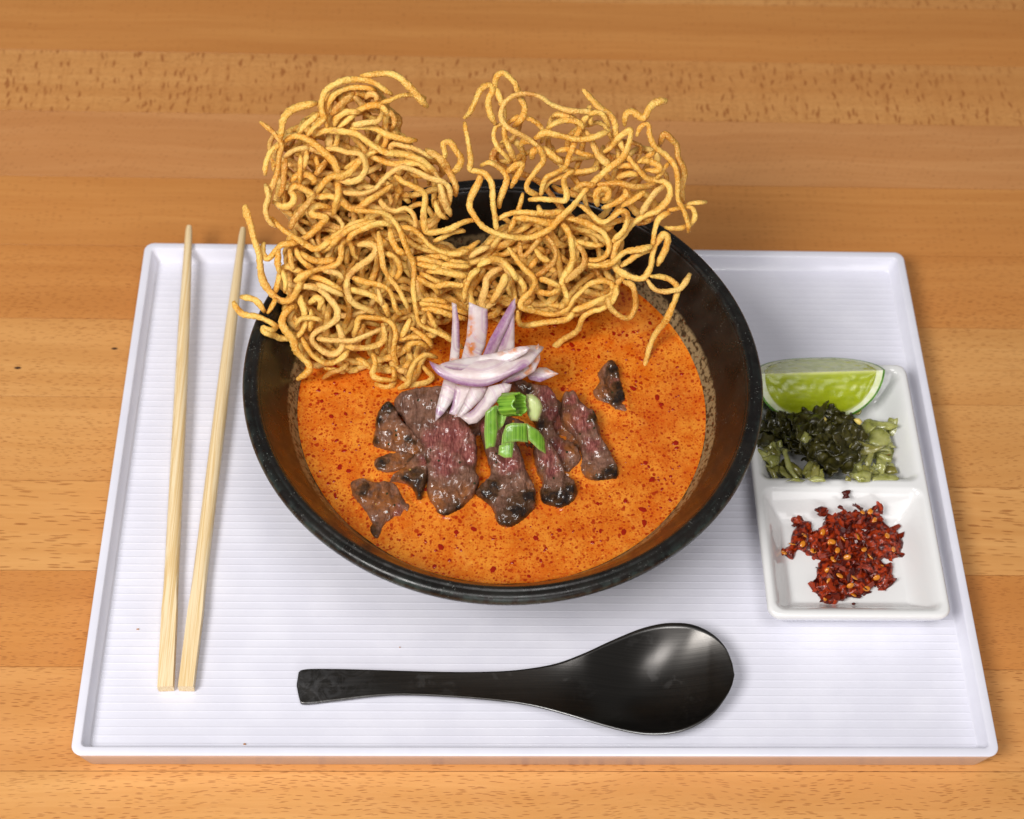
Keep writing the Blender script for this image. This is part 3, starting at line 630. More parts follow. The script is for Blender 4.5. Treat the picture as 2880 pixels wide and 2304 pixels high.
BEEF = [
 ('wide beef slice, grey-brown on top and deep red in its middle, left of the shallots', 'E', '530,265 640,228 760,215 880,230 960,330 1000,470 1050,560 1062,700 1050,780 1075,830 1060,900 1000,990 930,1060 850,1095 790,1080 770,1030 740,980 720,900 725,820 700,700 690,600 640,520 580,450 555,400 500,330', '850,1095', 13, .0054,
   dict(pink=[(900, 560, 170), (830, 720, 120), (1000, 650, 90), (760, 560, 90)], char=[(860, 1090, 45), (790, 1090, 30), (700, 700, 22), (940, 1040, 40)], wet=[(790, 960, 90), (980, 930, 60)])),
 ('charred dark beef flap standing at the left edge of the pile', 'E', '450,312 500,335 545,430 610,490 680,570 730,640 735,740 650,715 560,680 470,655 400,632 356,605 372,500 378,420 410,350', '470,645', 20, .0058,
   dict(pink=[], char=[(440, 345, 45), (385, 430, 30), (365, 570, 26), (600, 570, 24)], wet=[(470, 560, 110), (620, 660, 70)])),
 ('small dark beef end soaked in broth below the charred flap', 'E', '470,845 550,765 640,680 735,640 740,760 706,880 682,975 655,980 640,920 600,872 540,850', '660,980', 8, .0045,
   dict(pink=[(690, 720, 40)], char=[(660, 830, 50), (670, 920, 40), (600, 830, 30)], wet=[(560, 790, 90)])),
 ('thin broth-coated beef strip floating between the charred flap and the small dark end', 'E', '370,705 460,668 590,655 690,715 650,765 560,775 470,800 375,775', '470,795', 6, .0034,
   dict(pink=[], char=[(420, 720, 30), (640, 720, 40)], wet=[(500, 720, 120), (600, 740, 80)])),
 ('half-sunk broth-coated beef piece nearest the lower left of the bowl', 'E', '210,855 280,830 360,860 440,850 520,880 560,960 610,1020 590,1080 500,1110 430,1160 405,1240 360,1245 330,1180 340,1120 280,1020 222,930', '370,1240', 3, .0030,
   dict(pink=[(520, 1050, 60)], char=[(350, 1180, 30), (290, 900, 30)], wet=[(330, 930, 130), (440, 990, 120), (260, 870, 60)])),
 ('beef slice with a blackened rounded tip pointing at the spoon', 'E', '1075,455 1180,430 1300,560 1365,680 1385,760 1420,830 1452,900 1452,1000 1420,1070 1360,1130 1290,1175 1210,1160 1180,1110 1160,1040 1100,980 1045,930 1100,860 1150,800 1130,700 1105,600', '1290,1175', 12, .0062,
   dict(pink=[(1270, 720, 100), (1100, 480, 60)], char=[(1340, 1070, 75), (1120, 940, 50), (1250, 1120, 50), (1170, 880, 40), (1400, 960, 40)], wet=[(1240, 1150, 60), (1420, 850, 40)])),
 ('beef slice with a charred tip right of the green onion', 'E', '1440,610 1500,560 1560,600 1620,700 1660,800 1720,860 1735,940 1690,1010 1620,1045 1550,1025 1490,1000 1478,920 1500,850 1460,760', '1620,1045', 13, .0056,
   dict(pink=[(1540, 690, 80), (1560, 780, 50)], char=[(1640, 960, 60), (1540, 960, 45), (1690, 900, 35), (1600, 1030, 40)], wet=[(1470, 830, 40), (1500, 960, 40)])),
 ('long purplish beef slice running down from behind the shallots', 'E', '1280,185 1350,168 1440,200 1540,215 1595,290 1605,380 1570,480 1625,560 1700,590 1762,690 1722,770 1650,805 1600,740 1540,620 1470,560 1450,440 1400,330 1320,240', '1680,800', 14, .0050,
   dict(pink=[(1530, 270, 80), (1600, 640, 80), (1560, 380, 60)], char=[(1480, 470, 40), (1450, 560, 35), (1400, 230, 30)], wet=[(1690, 640, 60), (1660, 740, 50)])),
 ('beef slice with pink centre at the right end of the pile', 'E', '1640,262 1720,250 1765,330 1850,380 1882,480 1902,560 1962,660 2012,780 2002,840 1950,852 1890,862 1800,852 1750,780 1762,680 1720,560 1640,480 1615,400 1628,320', '1900,860', 9, .0052,
   dict(pink=[(1760, 430, 110), (1840, 620, 70), (1700, 300, 50)], char=[(1975, 800, 45), (1900, 840, 40), (1860, 420, 30)], wet=[(1650, 430, 70), (1800, 810, 70), (1700, 590, 40)])),
 ('dark brown beef slice mostly hidden under the pile in the middle', 'E', '960,430 1100,400 1300,420 1460,520 1500,640 1480,760 1430,800 1380,760 1360,700 1250,640 1150,640 1110,760 1085,830 1060,800 1030,640', '1420,800', 6, .0040,
   dict(pink=[], char=[(1400, 700, 60), (1440, 620, 50), (1080, 700, 40)], wet=[(1420, 760, 60), (1080, 790, 60)])),
 ('brown beef flap bridging the two slices at the right of the pile', 'E', '1500,330 1600,300 1700,420 1760,560 1790,700 1770,790 1720,800 1650,700 1580,560 1520,450', '1760,790', 7, .0038,
   dict(pink=[(1600, 450, 60)], char=[(1700, 650, 40)], wet=[(1720, 740, 80), (1640, 500, 60), (1700, 560, 60)])),
 ('beef scrap poking out of the broth apart from the pile, far right', 'E', '1870,120 1955,40 2010,80 2022,160 2052,260 2072,390 2000,392 1930,345 1850,315 1835,250 1880,190', '2000,390', 7, .0048,
   dict(pink=[(1990, 170, 40)], char=[(1990, 90, 45), (2040, 280, 45), (1990, 300, 35), (2010, 210, 25)], wet=[(1900, 200, 80), (1880, 300, 70), (1960, 60, 40)])),
]
beef_pts = []
for i, (lab, tg, ol, tip, slope, th, at) in enumerate(BEEF):
    tp = on_z(px(tg, tip), SOUP-.0012)[0]; s = R(slope)
    tp[2] += {0: .0005, 1: .0012, 2: .0024, 3: .0018, 4: .0012, 6: .0005, 8: .0006, 9: -.0022, 10: -.0022}.get(i, 0)
    nn = np.array([.06*math.sin(i*2.1), -math.sin(s), math.cos(s)])
    ff = {k: spots(tg, [(a, b, r_*(1.45 if k == 'char' else 1)) for a, b, r_ in v]) for k, v in at.items()}
    if i != 3: pass
    o = thing_patch('beef_slice', lab, 'beef slice', 'beef slices on the soup', px(tg, ol), tp, nn, th*1.25, beef_m, bulge=.0007, edge=.0015, rough=.0010, rs=170, sp=.00075, ridge=1.25, attrs=ff, under=.006, seed=i+1)
    co_ = np.array([v.co for v in o.data.vertices]); h = len(co_)//2
    beef_pts += [p for p in co_[:h] if abs(p[2]-SOUP) < .0012]

# ------------------------------------------------------------------ broth
t = NT('curry_broth'); co = t.coord()
dn = t.noise(co, 40, 3); wv = t.n('ShaderNodeVectorMath', operation='ADD'); t.put(wv.inputs[0], co)
vm = t.n('ShaderNodeVectorMath', operation='SCALE'); tn = t.n('ShaderNodeTexNoise'); t.put(tn.inputs['Vector'], co); tn.inputs['Scale'].default_value = 260; t.put(vm.inputs[0], tn.outputs['Color']); vm.inputs['Scale'].default_value = .0022; t.put(wv.inputs[1], vm.outputs[0])
cw = wv.outputs[0]
c = t.mix(t.ramp(t.noise(co, 75, 5, .65), .35, .68), lin((208, 106, 22)), lin((229, 142, 46)))
c = t.mix(t.ramp(t.noise(co, 520, 4, .7), .48, .68, 0, .75), c, lin((186, 62, 6)))
c = t.mix(t.ramp(t.noise(co, 700, 3, .6), .60, .72, 0, .7), c, lin((236, 164, 60)))
c = t.mix(t.ramp(t.noise(co, 22, 4, .6, .6), .48, .7, 0, .42), c, lin((196, 76, 10)))
c = t.mix(t.ramp(t.noise(t.mapping(co, loc=(3, 1, 2)), 34, 5, .65, 1.2), .54, .72, 0, .6), c, lin((232, 156, 62)))
for sc, lo, hi, gt, colr, wgt in ((230, .26, .17, .80, (160, 30, 4), .8), (380, .34, .22, .58, (158, 34, 4), .85), (520, .34, .24, .5, (164, 40, 4), .8), (850, .36, .26, .5, (178, 46, 4), .75), (1300, .36, .26, .55, (160, 54, 6), .35), (420, .14, .08, .60, (140, 44, 6), .4)):
    d, cc = t.voro(cw, sc); sp_ = t.n('ShaderNodeSeparateColor'); t.put(sp_.inputs[0], cc)
    c = t.mix(t.math('MULTIPLY', t.math('MULTIPLY', t.ramp(d, lo, hi), t.ramp(sp_.outputs[0], gt, gt+.04)), wgt), c, lin(colr))
soup_m = t.set(Base_Color=c, Roughness=.12, Specular_IOR_Level=.4, Subsurface_Weight=.08, Subsurface_Radius=(.004, .0015, .0004), Subsurface_Scale=.5,
               Normal=t.bump(t.math('ADD', t.noise(co, 160, 3), t.math('MULTIPLY', t.noise(co, 620, 2), .15)), .16, .0006))
kd = KDTree(max(1, len(beef_pts)))
for i, p in enumerate(beef_pts): kd.insert((p[0], p[1], 0), i)
for s in strands: pass
kd.balance()
soup = empty('curry_broth', (BX, BY, SOUP), 'orange coconut curry broth flecked with red oil filling the black bowl', 'soup')
NRr, NA = 150, 300; RS = .0889; V = [(0, 0, 0)]; fs = []
for i in range(1, NRr+1):
    r = RS*(i/NRr)**.8
    for j in range(NA):
        a = 2*math.pi*j/NA; x, y = r*math.cos(a), r*math.sin(a)
        d = kd.find((x+BX, y+BY, 0))[2]
        z = .0016*math.exp(-(d/.0019)) + .00045*mn.noise(Vector((x*95, y*95, 2))) + .0012*math.exp(-(RS-r)/.0014)
        V.append((x, y, z))
fs += [(0, 1+j, 1+(j+1) % NA) for j in range(NA)]
for i in range(NRr-1):
    for j in range(NA):
        a = 1+i*NA+j; b = 1+i*NA+(j+1) % NA; fs.append((a, a+NA, b+NA, b))
obj('broth_surface', V, fs, soup_m, soup)
flake_m = NT('oil_flake').set(Base_Color=lin((150, 26, 4)), Roughness=.2)
V = []; fs = []
for _ in range(420):                                    # tiny chilli flecks floating in the broth
    r = .086*math.sqrt(random.random()); a = random.uniform(0, 6.28); x, y = r*math.cos(a), r*math.sin(a)
    s = random.choice((.0005, .0006, .0008, .0012)); el = random.uniform(.6, 1.8); b = len(V); ro = random.uniform(0, 3.14)
    V.append((x, y, .00055))
    for j in range(6):
        q = j*math.pi/3; u, w = s*el*math.cos(q)*random.uniform(.7, 1.2), s*math.sin(q)*random.uniform(.7, 1.2)
        V.append((x+u*math.cos(ro)-w*math.sin(ro), y+u*math.sin(ro)+w*math.cos(ro), .00005))
    fs += [(b, b+1+j, b+1+(j+1) % 6) for j in range(6)]
o = obj('chili_fleck', V, fs, flake_m, soup); o['kind'] = 'stuff'

# ------------------------------------------------------------------ shallots and green onion
t = NT('raw_shallot'); co = t.coord(); sn = t.n('ShaderNodeTexNoise', noise_dimensions='1D'); t.put(sn.inputs['W'], t.attr('st')); sn.inputs['Scale'].default_value = 1.; sn.inputs['Detail'].default_value = 3; sk = sn.outputs[0]
pu = t.attr('purple'); st = t.noise(t.mapping(co, scale=(1, 1, 1)), 700, 3)
c = t.mix(t.ramp(t.noise(co, 130, 3), .35, .7), lin((216, 196, 194)), lin((234, 222, 220)))
c = t.mix(t.ramp(sk, .46, .66, 0, .6), c, lin((196, 160, 184)))
c = t.mix(t.math('MULTIPLY', pu, t.ramp(st, .2, .7, .6, 1)), c, lin((150, 96, 146)))
c = t.mix(t.math('MULTIPLY', t.attr('stain'), t.ramp(t.noise(co, 300, 3), .4, .6)), c, lin((222, 130, 36)))
shal_m = t.set(Base_Color=c, Roughness=.28, Subsurface_Weight=.25, Subsurface_Radius=(.006, .005, .005), Subsurface_Scale=.7, Transmission_Weight=.12, Normal=t.bump(t.math('ADD', st, sk), .2, .0004), Coat_Weight=.15, Coat_Roughness=.15)
def band(tg, pts_, w):                                  # 1 along a polyline given in crop pixels
    q = cat_rom(px(tg, pts_), 4)
    def fn(p, d, uv): return math.exp(-(((q-p)**2).sum(1).min())/(w*w))
    return fn
def far(tg, pts_):
    q = cat_rom(px(tg, pts_), 4)
    return lambda p, d, uv: math.sqrt(((q-p)**2).sum(1).min())/10.
def pln(tg, p, z, slope, tx=0.):
    s = R(slope); return on_z(px(tg, p), z)[0], np.array([tx, -math.sin(s), math.cos(s)])
zero = lambda p, d, q: 0.
SH = [
 ('large white shallot crescent with a lilac lower edge lying across the others', '20,1010 90,1040 200,1010 350,980 520,950 700,905 800,885 895,900 850,960 770,1050 640,1120 540,1170 440,1205 320,1203 180,1170 70,1100', '440,1150', .0815, 34, .0026, '20,1020 80,1100 180,1160 320,1195 450,1200 600,1150 740,1050', 11, '560,960 760,900', 10, .0022),
 ('bright white inner layer lying in the hollow of the large crescent', '95,1042 200,1008 300,988 420,966 520,950 700,905 770,915 745,955 600,1035 480,1078 380,1086 230,1082 140,1066', '440,1060', .0824, 34, .0018, '140,1070 380,1090 600,1040', 5, '560,950 700,920', 7, .0010),
 ('thin white core strip inside the broad upright shallot piece', '335,600 362,640 385,740 372,850 346,905 322,880 330,760', '350,800', .0800, 58, .0014, '385,700 370,860', 4, '322,880 330,830', 6, .0008),
 ('orange-stained shallot layer tucked under the large crescent', '600,1130 720,1030 850,880 862,1000 820,1090 720,1150 560,1195', '720,1090', .0775, 36, .0022, '600,1180 700,1150', 8, '740,1080 850,930', 22, .0015),
 ('thin upright shallot sliver leftmost of the standing ones', '190,568 225,580 245,700 252,900 245,1020 170,1030 185,900 195,700', '215,900', .0785, 58, .0018, '235,640 248,900', 5, '190,1000 250,1010', 4, .0006),
 ('broad upright white shallot piece with a soup stain in front of the noodles', '320,565 400,600 462,622 466,750 445,900 400,1000 262,1010 300,850 315,700', '370,900', .0790, 58, .0021, '462,640 462,760', 6, '322,700 340,940', 13, .0016),
 ('pointed purple-streaked shallot blade leaning to the right', '672,525 676,600 610,760 555,880 520,970 420,975 480,840 560,700 640,560', '530,880', .0795, 57, .0020, '640,560 560,740 450,950', 16, '420,975 430,970', 3, .0015),
 ('rightmost upright shallot piece striped lilac beside the purple blade', '645,590 664,620 666,780 666,925 500,965 560,850 622,700', '610,900', .0780, 58, .0020, '650,620 600,760 560,880', 12, '666,930 660,925', 3, .0013),
 ('shallot strip hanging down at the lower left onto red beef', '130,1150 230,1180 252,1220 180,1340 130,1410 65,1470 70,1380 100,1260', '130,1400', .0690, 30, .0022, '72,1390 120,1420', 6, '70,1470 75,1460', 3, .0014),
 ('second hanging shallot strip from the lower left, blunt ended', '220,1190 365,1205 300,1320 232,1432 168,1410 192,1350', '230,1400', .0695, 30, .0024, '210,1250 180,1390', 6, '230,1430 232,1432', 2, .0014),
 ('narrow hanging shallot strip between the blunt one and the widest one', '330,1205 470,1205 420,1300 330,1385 268,1442 228,1432 280,1340', '290,1420', .0702, 30, .0023, '470,1215 460,1220', 3, '330,1210 331,1211', 2, .0013),
 ('widest hanging white shallot strip touching the green onion', '470,1205 590,1180 645,1190 632,1240 560,1290 500,1350 440,1425 380,1482 320,1492 258,1442 350,1380 430,1290', '380,1450', .0708, 30, .0026, '400,1300 330,1390', 7, '590,1190 591,1191', 2, .0018),
 ('small pointed shallot tip sticking out to the right over the broth', '760,1125 850,1060 905,1062 1000,1112 930,1142 860,1172 780,1155', '860,1140', .0690, 25, .0020, '780,1140 900,1160', 9, '900,1070 1000,1110', 9, .0010),
]
for i, (lab, ol, rp_, z, sl, th, pb, pw_, sb, sw, bl) in enumerate(SH):
    pt, nn = pln('D', rp_, z, sl, .08*math.sin(i*1.7))
    thing_patch('shallot_slice', lab, 'shallot slice', 'shallot slices piled on the beef', px('D', ol), pt, nn, th*.5, shal_m, bulge=bl*.25, edge=.0005, angular=i in (3, 4, 5, 6, 7, 8, 9, 10, 11, 12), curv=(lambda x, y, c_=(-38 if i == 0 else 25*math.sin(i*2.3)): c_*(y*y if c_ == -38 else x*x)), rough=.00012, rs=160, sp=.0011,
                attrs={'purple': band('D', pb, pw_), 'stain': band('D', sb, sw), 'st': far('D', pb)}, seed=20+i)
t = NT('green_onion'); co = t.coord()
sn = t.n('ShaderNodeTexNoise', noise_dimensions='1D'); t.put(sn.inputs['W'], t.attr('st')); sn.inputs['Scale'].default_value = 1.; sn.inputs['Detail'].default_value = 3; lnz = sn.outputs[0]
c = t.mix(t.ramp(lnz, .3, .7), lin((60, 112, 18)), lin((140, 188, 62)))
c = t.mix(t.ramp(t.noise(co, 110, 2), .4, .7, 0, .5), c, lin((150, 200, 70)))
c = t.mix(t.attr('pale'), c, lin((206, 214, 150)))
scal_m = t.set(Base_Color=c, Roughness=.25, Subsurface_Weight=.2, Subsurface_Radius=(.002, .004, .001), Subsurface_Scale=.5, Normal=t.bump(lnz, .35, .0004), Transmission_Weight=.08, Coat_Weight=.15, Coat_Roughness=.12)
def shell(name, axis0, axis1, r, a0, a1, th, flat=1., nu=28, nv=9, pale=0., squash=None):
    """a bent strip of hollow leaf: part of a tube around axis0-axis1"""
    A0, A1 = np.array(axis0), np.array(axis1); T = A1-A0; Ln = np.linalg.norm(T); T /= Ln
    U = -fw-T*(-fw@T); U /= np.linalg.norm(U); Vv = np.cross(T, U); V = []
    for sgn in (0, 1):
        for i in range(nu+1):
            a = R(a0+(a1-a0)*i/nu)
            for j in range(nv+1):
                s = j/nv; rr = r-th*sgn+.00012*math.sin(i*2.3+j)+.0003*mn.noise(Vector((i*.4, s*2, r*900)))
                V.append(A0+T*(Ln*s+.0006*math.sin(i*.9+r*700)*(2*s-1))+U*math.cos(a)*rr+Vv*math.sin(a)*rr*flat)
    n = (nu+1)*(nv+1); fs = []
    I = lambda g, i, j: g*n+i*(nv+1)+j
    for i in range(nu):
        for j in range(nv):
            fs += [(I(0, i, j), I(0, i+1, j), I(0, i+1, j+1), I(0, i, j+1)), (I(1, i, j+1), I(1, i+1, j+1), I(1, i+1, j), I(1, i, j))]
        fs += [(I(0, i+1, 0), I(0, i, 0), I(1, i, 0), I(1, i+1, 0)), (I(0, i, nv), I(0, i+1, nv), I(1, i+1, nv), I(1, i, nv))]
    for j in range(nv):
        fs += [(I(0, 0, j), I(0, 0, j+1), I(1, 0, j+1), I(1, 0, j)), (I(0, nu, j+1), I(0, nu, j), I(1, nu, j), I(1, nu, j+1))]
    return obj(name, V, fs, scal_m, None, attrs={'pale': [pale]*len(V), 'st': [(a % ((nu+1)*(nv+1)))//(nv+1)*.55 for a in range(len(V))]})
def dz(p, z): return on_z(px('D', p), z)[0]
g = 'green onion pieces on the beef'
q0 = dz('590,1345', .0810); tag(shell('green_onion_ring', q0, q0+.0082*(.8*rx-.6*fw+.05*uy), .0049, -180, 180, .0007, 1.0, nu=44), 'open green onion ring with a hole, topmost of the green pieces', 'green onion', g)
def leafp(ol, at, z, sl, tx, lab, cv, name='green_onion_strip'):
    pt, nn = pln('D', at, z, sl, tx)
    thing_patch(name, lab, 'green onion', g, px('D', ol), pt, nn, .0009, scal_m, bulge=.0002, edge=.0006, rough=.00014, rs=500, sp=.0008, curv=lambda x, y: -cv*x*x, attrs={'pale': lambda p, d, q: .35*math.exp(-d/.0004), 'st': lambda p, d, q: q[0]*2200}, seed=int(z*1e5) % 97, angular=True)
leafp('445,1400 490,1362 532,1345 534,1440 542,1530 530,1600 520,1662 480,1668 448,1682 436,1560', '490,1510', .0790, 44, .1, 'wavy upright green onion strip left of the ring', 60)
leafp('526,1352 590,1348 614,1420 582,1500 540,1542 524,1450', '565,1440', .0782, 36, -.5, 'small curled green onion leaf between ring and wavy strip', -50)
leafp('568,1665 575,1580 602,1500 650,1480 772,1488 774,1632 690,1622 610,1634', '680,1560', .0785, 40, .1, 'wide green onion piece below the ring arching over the beef', 45)
leafp('768,1488 850,1540 902,1600 917,1722 850,1685 776,1612', '835,1600', .0772, 40, .55, 'green onion piece bending down to the lower right', 40)
leafp('542,1720 550,1655 600,1630 664,1624 650,1744 590,1746', '600,1690', .0745, 30, 0, 'short straight green onion stub hanging lowest of the green pieces', 50)
pt, nn = pln('D', '820,1380', .0775, 40)
thing_patch('green_onion_stub', 'pale whitish green onion stub behind the green ring', 'green onion', g, px('D', '755,1265 800,1262 862,1310 880,1362 842,1472 790,1465 765,1420'), pt, nn, .004, scal_m, bulge=.0015, edge=.0015, rough=.0001, sp=.0012, attrs={'pale': lambda p, d, q: .85, 'st': lambda p, d, q: q[0]*1500})

# ------------------------------------------------------------------ spoon
t = NT('black_spoon_metal'); co = t.coord()
br = t.noise(t.mapping(co, scale=(30, 2600, 60)), 1, 2, .5)
sm = t.math('MULTIPLY', t.ramp(t.noise(co, 75, 5, .6, 1.2), .56, .62), t.ramp(t.noise(co, 240, 3), .35, .6))
dr = t.voro(co, 75); ds_ = t.n('ShaderNodeSeparateColor'); t.put(ds_.inputs[0], dr[1])
drop = t.math('MULTIPLY', t.math('MULTIPLY', t.ramp(dr[0], .20, .17), t.ramp(dr[0], .11, .17)), t.ramp(ds_.outputs[1], .72, .74))
sxp = t.n('ShaderNodeSeparateXYZ'); t.put(sxp.inputs[0], co)
tipm = t.math('MULTIPLY', t.ramp(sxp.outputs[0], -.060, -.092), t.ramp(t.noise(co, 120, 4, .6, 2.), .4, .62))
c = t.mix(t.ramp(br, .3, .7), (.078, .074, .070), (.092, .087, .082))
c = t.mix(t.math('MAXIMUM', t.math('MULTIPLY', sm, .06), t.math('MAXIMUM', t.math('MULTIPLY', drop, .0), t.math('MULTIPLY', tipm, .45))), c, (.26, .26, .27))
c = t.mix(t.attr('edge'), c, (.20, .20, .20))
spoon_m = t.set(Base_Color=c, Metallic=1., Roughness=t.math('ADD', t.ramp(br, .3, .7, .28, .31), t.math('MULTIPLY', sm, .06)), Specular_IOR_Level=.6, Anisotropic=.5, Anisotropic_Rotation=.25, Tangent=t.n('ShaderNodeTangent', direction_type='UV_MAP').outputs[0], Normal=t.bump(br, .04, .0003), Coat_Weight=.12, Coat_Roughness=.3)
tp = px('S', '84,345 90,310 110,283 250,280 450,285 700,292 900,292 1050,283 1200,258 1320,215 1440,160 1560,110 1650,86 1720,80 1800,88 1880,125 1940,185 1972,260 1980,305')
bt = px('S', '84,355 92,395 110,428 250,415 420,395 560,390 750,398 950,415 1100,437 1250,475 1400,520 1520,550 1620,562 1720,555 1810,525 1890,470 1950,390 1975,335 1980,307')
tp = cat_rom(tp, 5); bt = cat_rom(bt, 5)
n = 120; u = np.linspace(0, 1, n); x0, x1 = tp[0, 0], tp[-1, 0]
xc = x0+(x1-x0)*(.5-.5*np.cos(np.pi*u))*1.0; xc = .5*xc+.5*(x0+(x1-x0)*u)
yt = np.interp(xc, tp[:, 0], tp[:, 1]); yb = np.interp(xc, bt[:, 0], bt[:, 1])
sxx = (xc-780)*1.54; zr = np.interp(sxx, [84, 300, 700, 1050, 1350, 1650, 1980], [.0062, .0068, .0095, .0118, .0138, .0142, .0150])
M_ = 26; V = []; E_ = []
for lay in (0, 1):
    for i in range(n):
        for j in range(M_+1):
            s = j/M_; q = -1+2*s
            p = on_z([[xc[i], yt[i]+(yb[i]-yt[i])*s]], zr[i])[0]
            e = (sxx[i]-1630)/360
            dp = .0098*(1-abs(q)**2.3)*math.exp(-(abs(e)/.74)**2.3)+.0007*(1-q*q)*np.interp(sxx[i], [500, 1000, 1300, 1700], [0, .5, 1, 0])
            dp *= math.sqrt(min(1, max(0, (1980-sxx[i])/110)))
            p = p-np.array([0, 0, dp]); tk = .0011+.0005*np.interp(sxx[i], [84, 900], [1, 0])
            if lay: p = p-np.array([0, 0, tk])
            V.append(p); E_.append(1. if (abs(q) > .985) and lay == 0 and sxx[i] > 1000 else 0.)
I = lambda l, i, j: (l*n+i)*(M_+1)+j; fs = []
for i in range(n-1):
    for j in range(M_):
        fs += [(I(0, i, j), I(0, i, j+1), I(0, i+1, j+1), I(0, i+1, j)), (I(1, i, j), I(1, i+1, j), I(1, i+1, j+1), I(1, i, j+1))]
    fs += [(I(0, i, 0), I(0, i+1, 0), I(1, i+1, 0), I(1, i, 0)), (I(0, i, M_), I(1, i, M_), I(1, i+1, M_), I(0, i+1, M_))]
for j in range(M_): fs += [(I(0, 0, j), I(1, 0, j), I(1, 0, j+1), I(0, 0, j+1)), (I(0, n-1, j+1), I(1, n-1, j+1), I(1, n-1, j), I(0, n-1, j))]
sp_o = obj('soup_spoon', V, fs, spoon_m, attrs={'edge': E_}); uvl = sp_o.data.uv_layers.new(name='UVMap')
for lp in sp_o.data.loops: uvl.data[lp.index].uv = (V[lp.vertex_index][0]*5, V[lp.vertex_index][1]*5)
tag(sp_o, 'black brushed metal soup spoon lying across the front of the tray', 'spoon')

# ------------------------------------------------------------------ chopsticks
t = NT('bamboo'); co = t.coord('Generated')
gx = t.noise(t.mapping(co, scale=(26, 1.2, 10)), 1, 3, .6)
c = t.mix(t.ramp(gx, .38, .6), lin((226, 194, 138)), lin((243, 222, 182)))
c = t.mix(t.math('MULTIPLY', t.ramp(t.noise(t.mapping(co, scale=(60, 2.2, 20)), 1, 2), .58, .68), .4), c, lin((206, 160, 88)))
bam_m = t.set(Base_Color=c, Roughness=.5, Normal=t.bump(gx, .15, .0004))
def chopstick(tip, butt, label):
    A = on_z(px('Z', butt), .0062)[0]; B = on_z(px('Z', tip), .0137)[0]
    A[2] = .0060; T = B-A; Ln = np.linalg.norm(T); T /= Ln; Sx = np.cross(T, [0, 0, 1.]); Sx /= np.linalg.norm(Sx); U = np.cross(Sx, T)
    k = 20; V = []; st = [0, .002, .03, .06, .10, .145, .160, .175, .19, .21, .25, .4, .55, .7, .8, .87, .92, .96, .985, 1.0]
    for s in st:
        sq = np.interp(s, [0, .15, .19, .25], [1, 1, .45, 0])       # square grip end turning round
        w = np.interp(s, [0, .15, .2, .6, .78, 1], [.0034, .0034, .00315, .0030, .0027, .00165]); h = np.interp(s, [0, .15, .22, .6, .78, 1], [.0026, .0026, .0027, .0027, .0025, .0016])
        if s >= 1: w, h = w*.8, h*.8
        for j in range(k):
            a = 2*math.pi*(j+.5)/k; cx, cy = math.cos(a), math.sin(a); m = 1/max(abs(cx), abs(cy)); m = min(m, 1.36)
            f_ = 1+(m-1)*sq; V.append(A+T*Ln*s+Sx*w*cx*f_*(1 if sq < .5 else .97)+U*h*cy*f_)
    n = len(st); fs = [(i*k+j, i*k+(j+1) % k, (i+1)*k+(j+1) % k, (i+1)*k+j) for i in range(n-1) for j in range(k)]
    fs += [tuple(range(k))[::-1], tuple(range((n-1)*k, n*k))]
    o = obj('chopstick', V, fs, bam_m)
    m = o.modifiers.new('edges', 'EDGE_SPLIT'); m.split_angle = R(40)
    return tag(o, label, 'chopstick', 'pair of bamboo chopsticks')
chopstick('398,477', '349,1450', 'pale bamboo chopstick nearest the left edge of the tray')
chopstick('512,481', '392,1450', 'slanting bamboo chopstick beside the bowl, its tip near the noodles')

# ------------------------------------------------------------------ two-part dish
t = NT('white_porcelain'); co = t.coord()
por_m = t.set(Base_Color=lin((232, 232, 232)), Roughness=.1, Specular_IOR_Level=.5, Normal=t.bump(t.noise(co, 60, 2), .03, .001), Coat_Weight=.3, Coat_Roughness=.05)
DX0, DX1, DY0, DY1 = .0982, .1770, -.0770, .0570; DZ = .0190
dcx, dcy = (DX0+DX1)/2, (DY0+DY1)/2; hx, hy = (DX1-DX0)/2, (DY1-DY0)/2
dish = empty('condiment_dish', (dcx, dcy, FLOOR), 'white porcelain dish with two square compartments on the right of the tray', 'dish')
def sd_rr(x, y, cx, cy, a, b, r):
    qx, qy = abs(x-cx)-a+r, abs(y-cy)-b+r
    return min(max(qx, qy), 0)+math.hypot(max(qx, 0), max(qy, 0))-r
rc = .0052; NU, NV = 120, 190; V = []
yd = -.0105-dcy
def top_z(x, y):
    d = 1e9
    for cyy, bb in (((yd+.0016+hy-.0026)/2, (hy-.0026-yd-.0016)/2), ((-hy+.0026+yd-.0016)/2, (yd-.0016+hy-.0026)/2)):
        d = min(d, sd_rr(x, y, 0, cyy, hx-.0026, bb, .0055))
    z = DZ
    if d < 0:
        q = min(1, -d/.0120); z = DZ-.0135*(q*q*(3-2*q))**.9-.0002
        if -d < .001: z += .0002*(1-(-d/.001))
    do = -sd_rr(x, y, 0, 0, hx, hy, rc)
    if do < .0014: z -= .0014*(1-math.sqrt(max(0, 1-(1-do/.0014)**2)))
    return z
for i in range(NU+1):
    for j in range(NV+1):
        u_, v_ = -1+2*i/NU, -1+2*j/NV; m = max(abs(u_), abs(v_))
        if m < 1e-9: V.append((0, 0, top_z(0, 0))); continue
        x, y = u_*hx, v_*hy; bx, by = x/m, y/m
        lo, hi = .5, 1.0
        for _ in range(18):
            md = (lo+hi)/2
            if sd_rr(bx*md, by*md, 0, 0, hx, hy, rc) < 0: lo = md
            else: hi = md
        f_ = 1-(1-lo)*m**6; x, y = x*f_, y*f_
        V.append((x, y, top_z(x, y)))
I = lambda i, j: i*(NV+1)+j
fs = [(I(i, j), I(i+1, j), I(i+1, j+1), I(i, j+1)) for i in range(NU) for j in range(NV)]
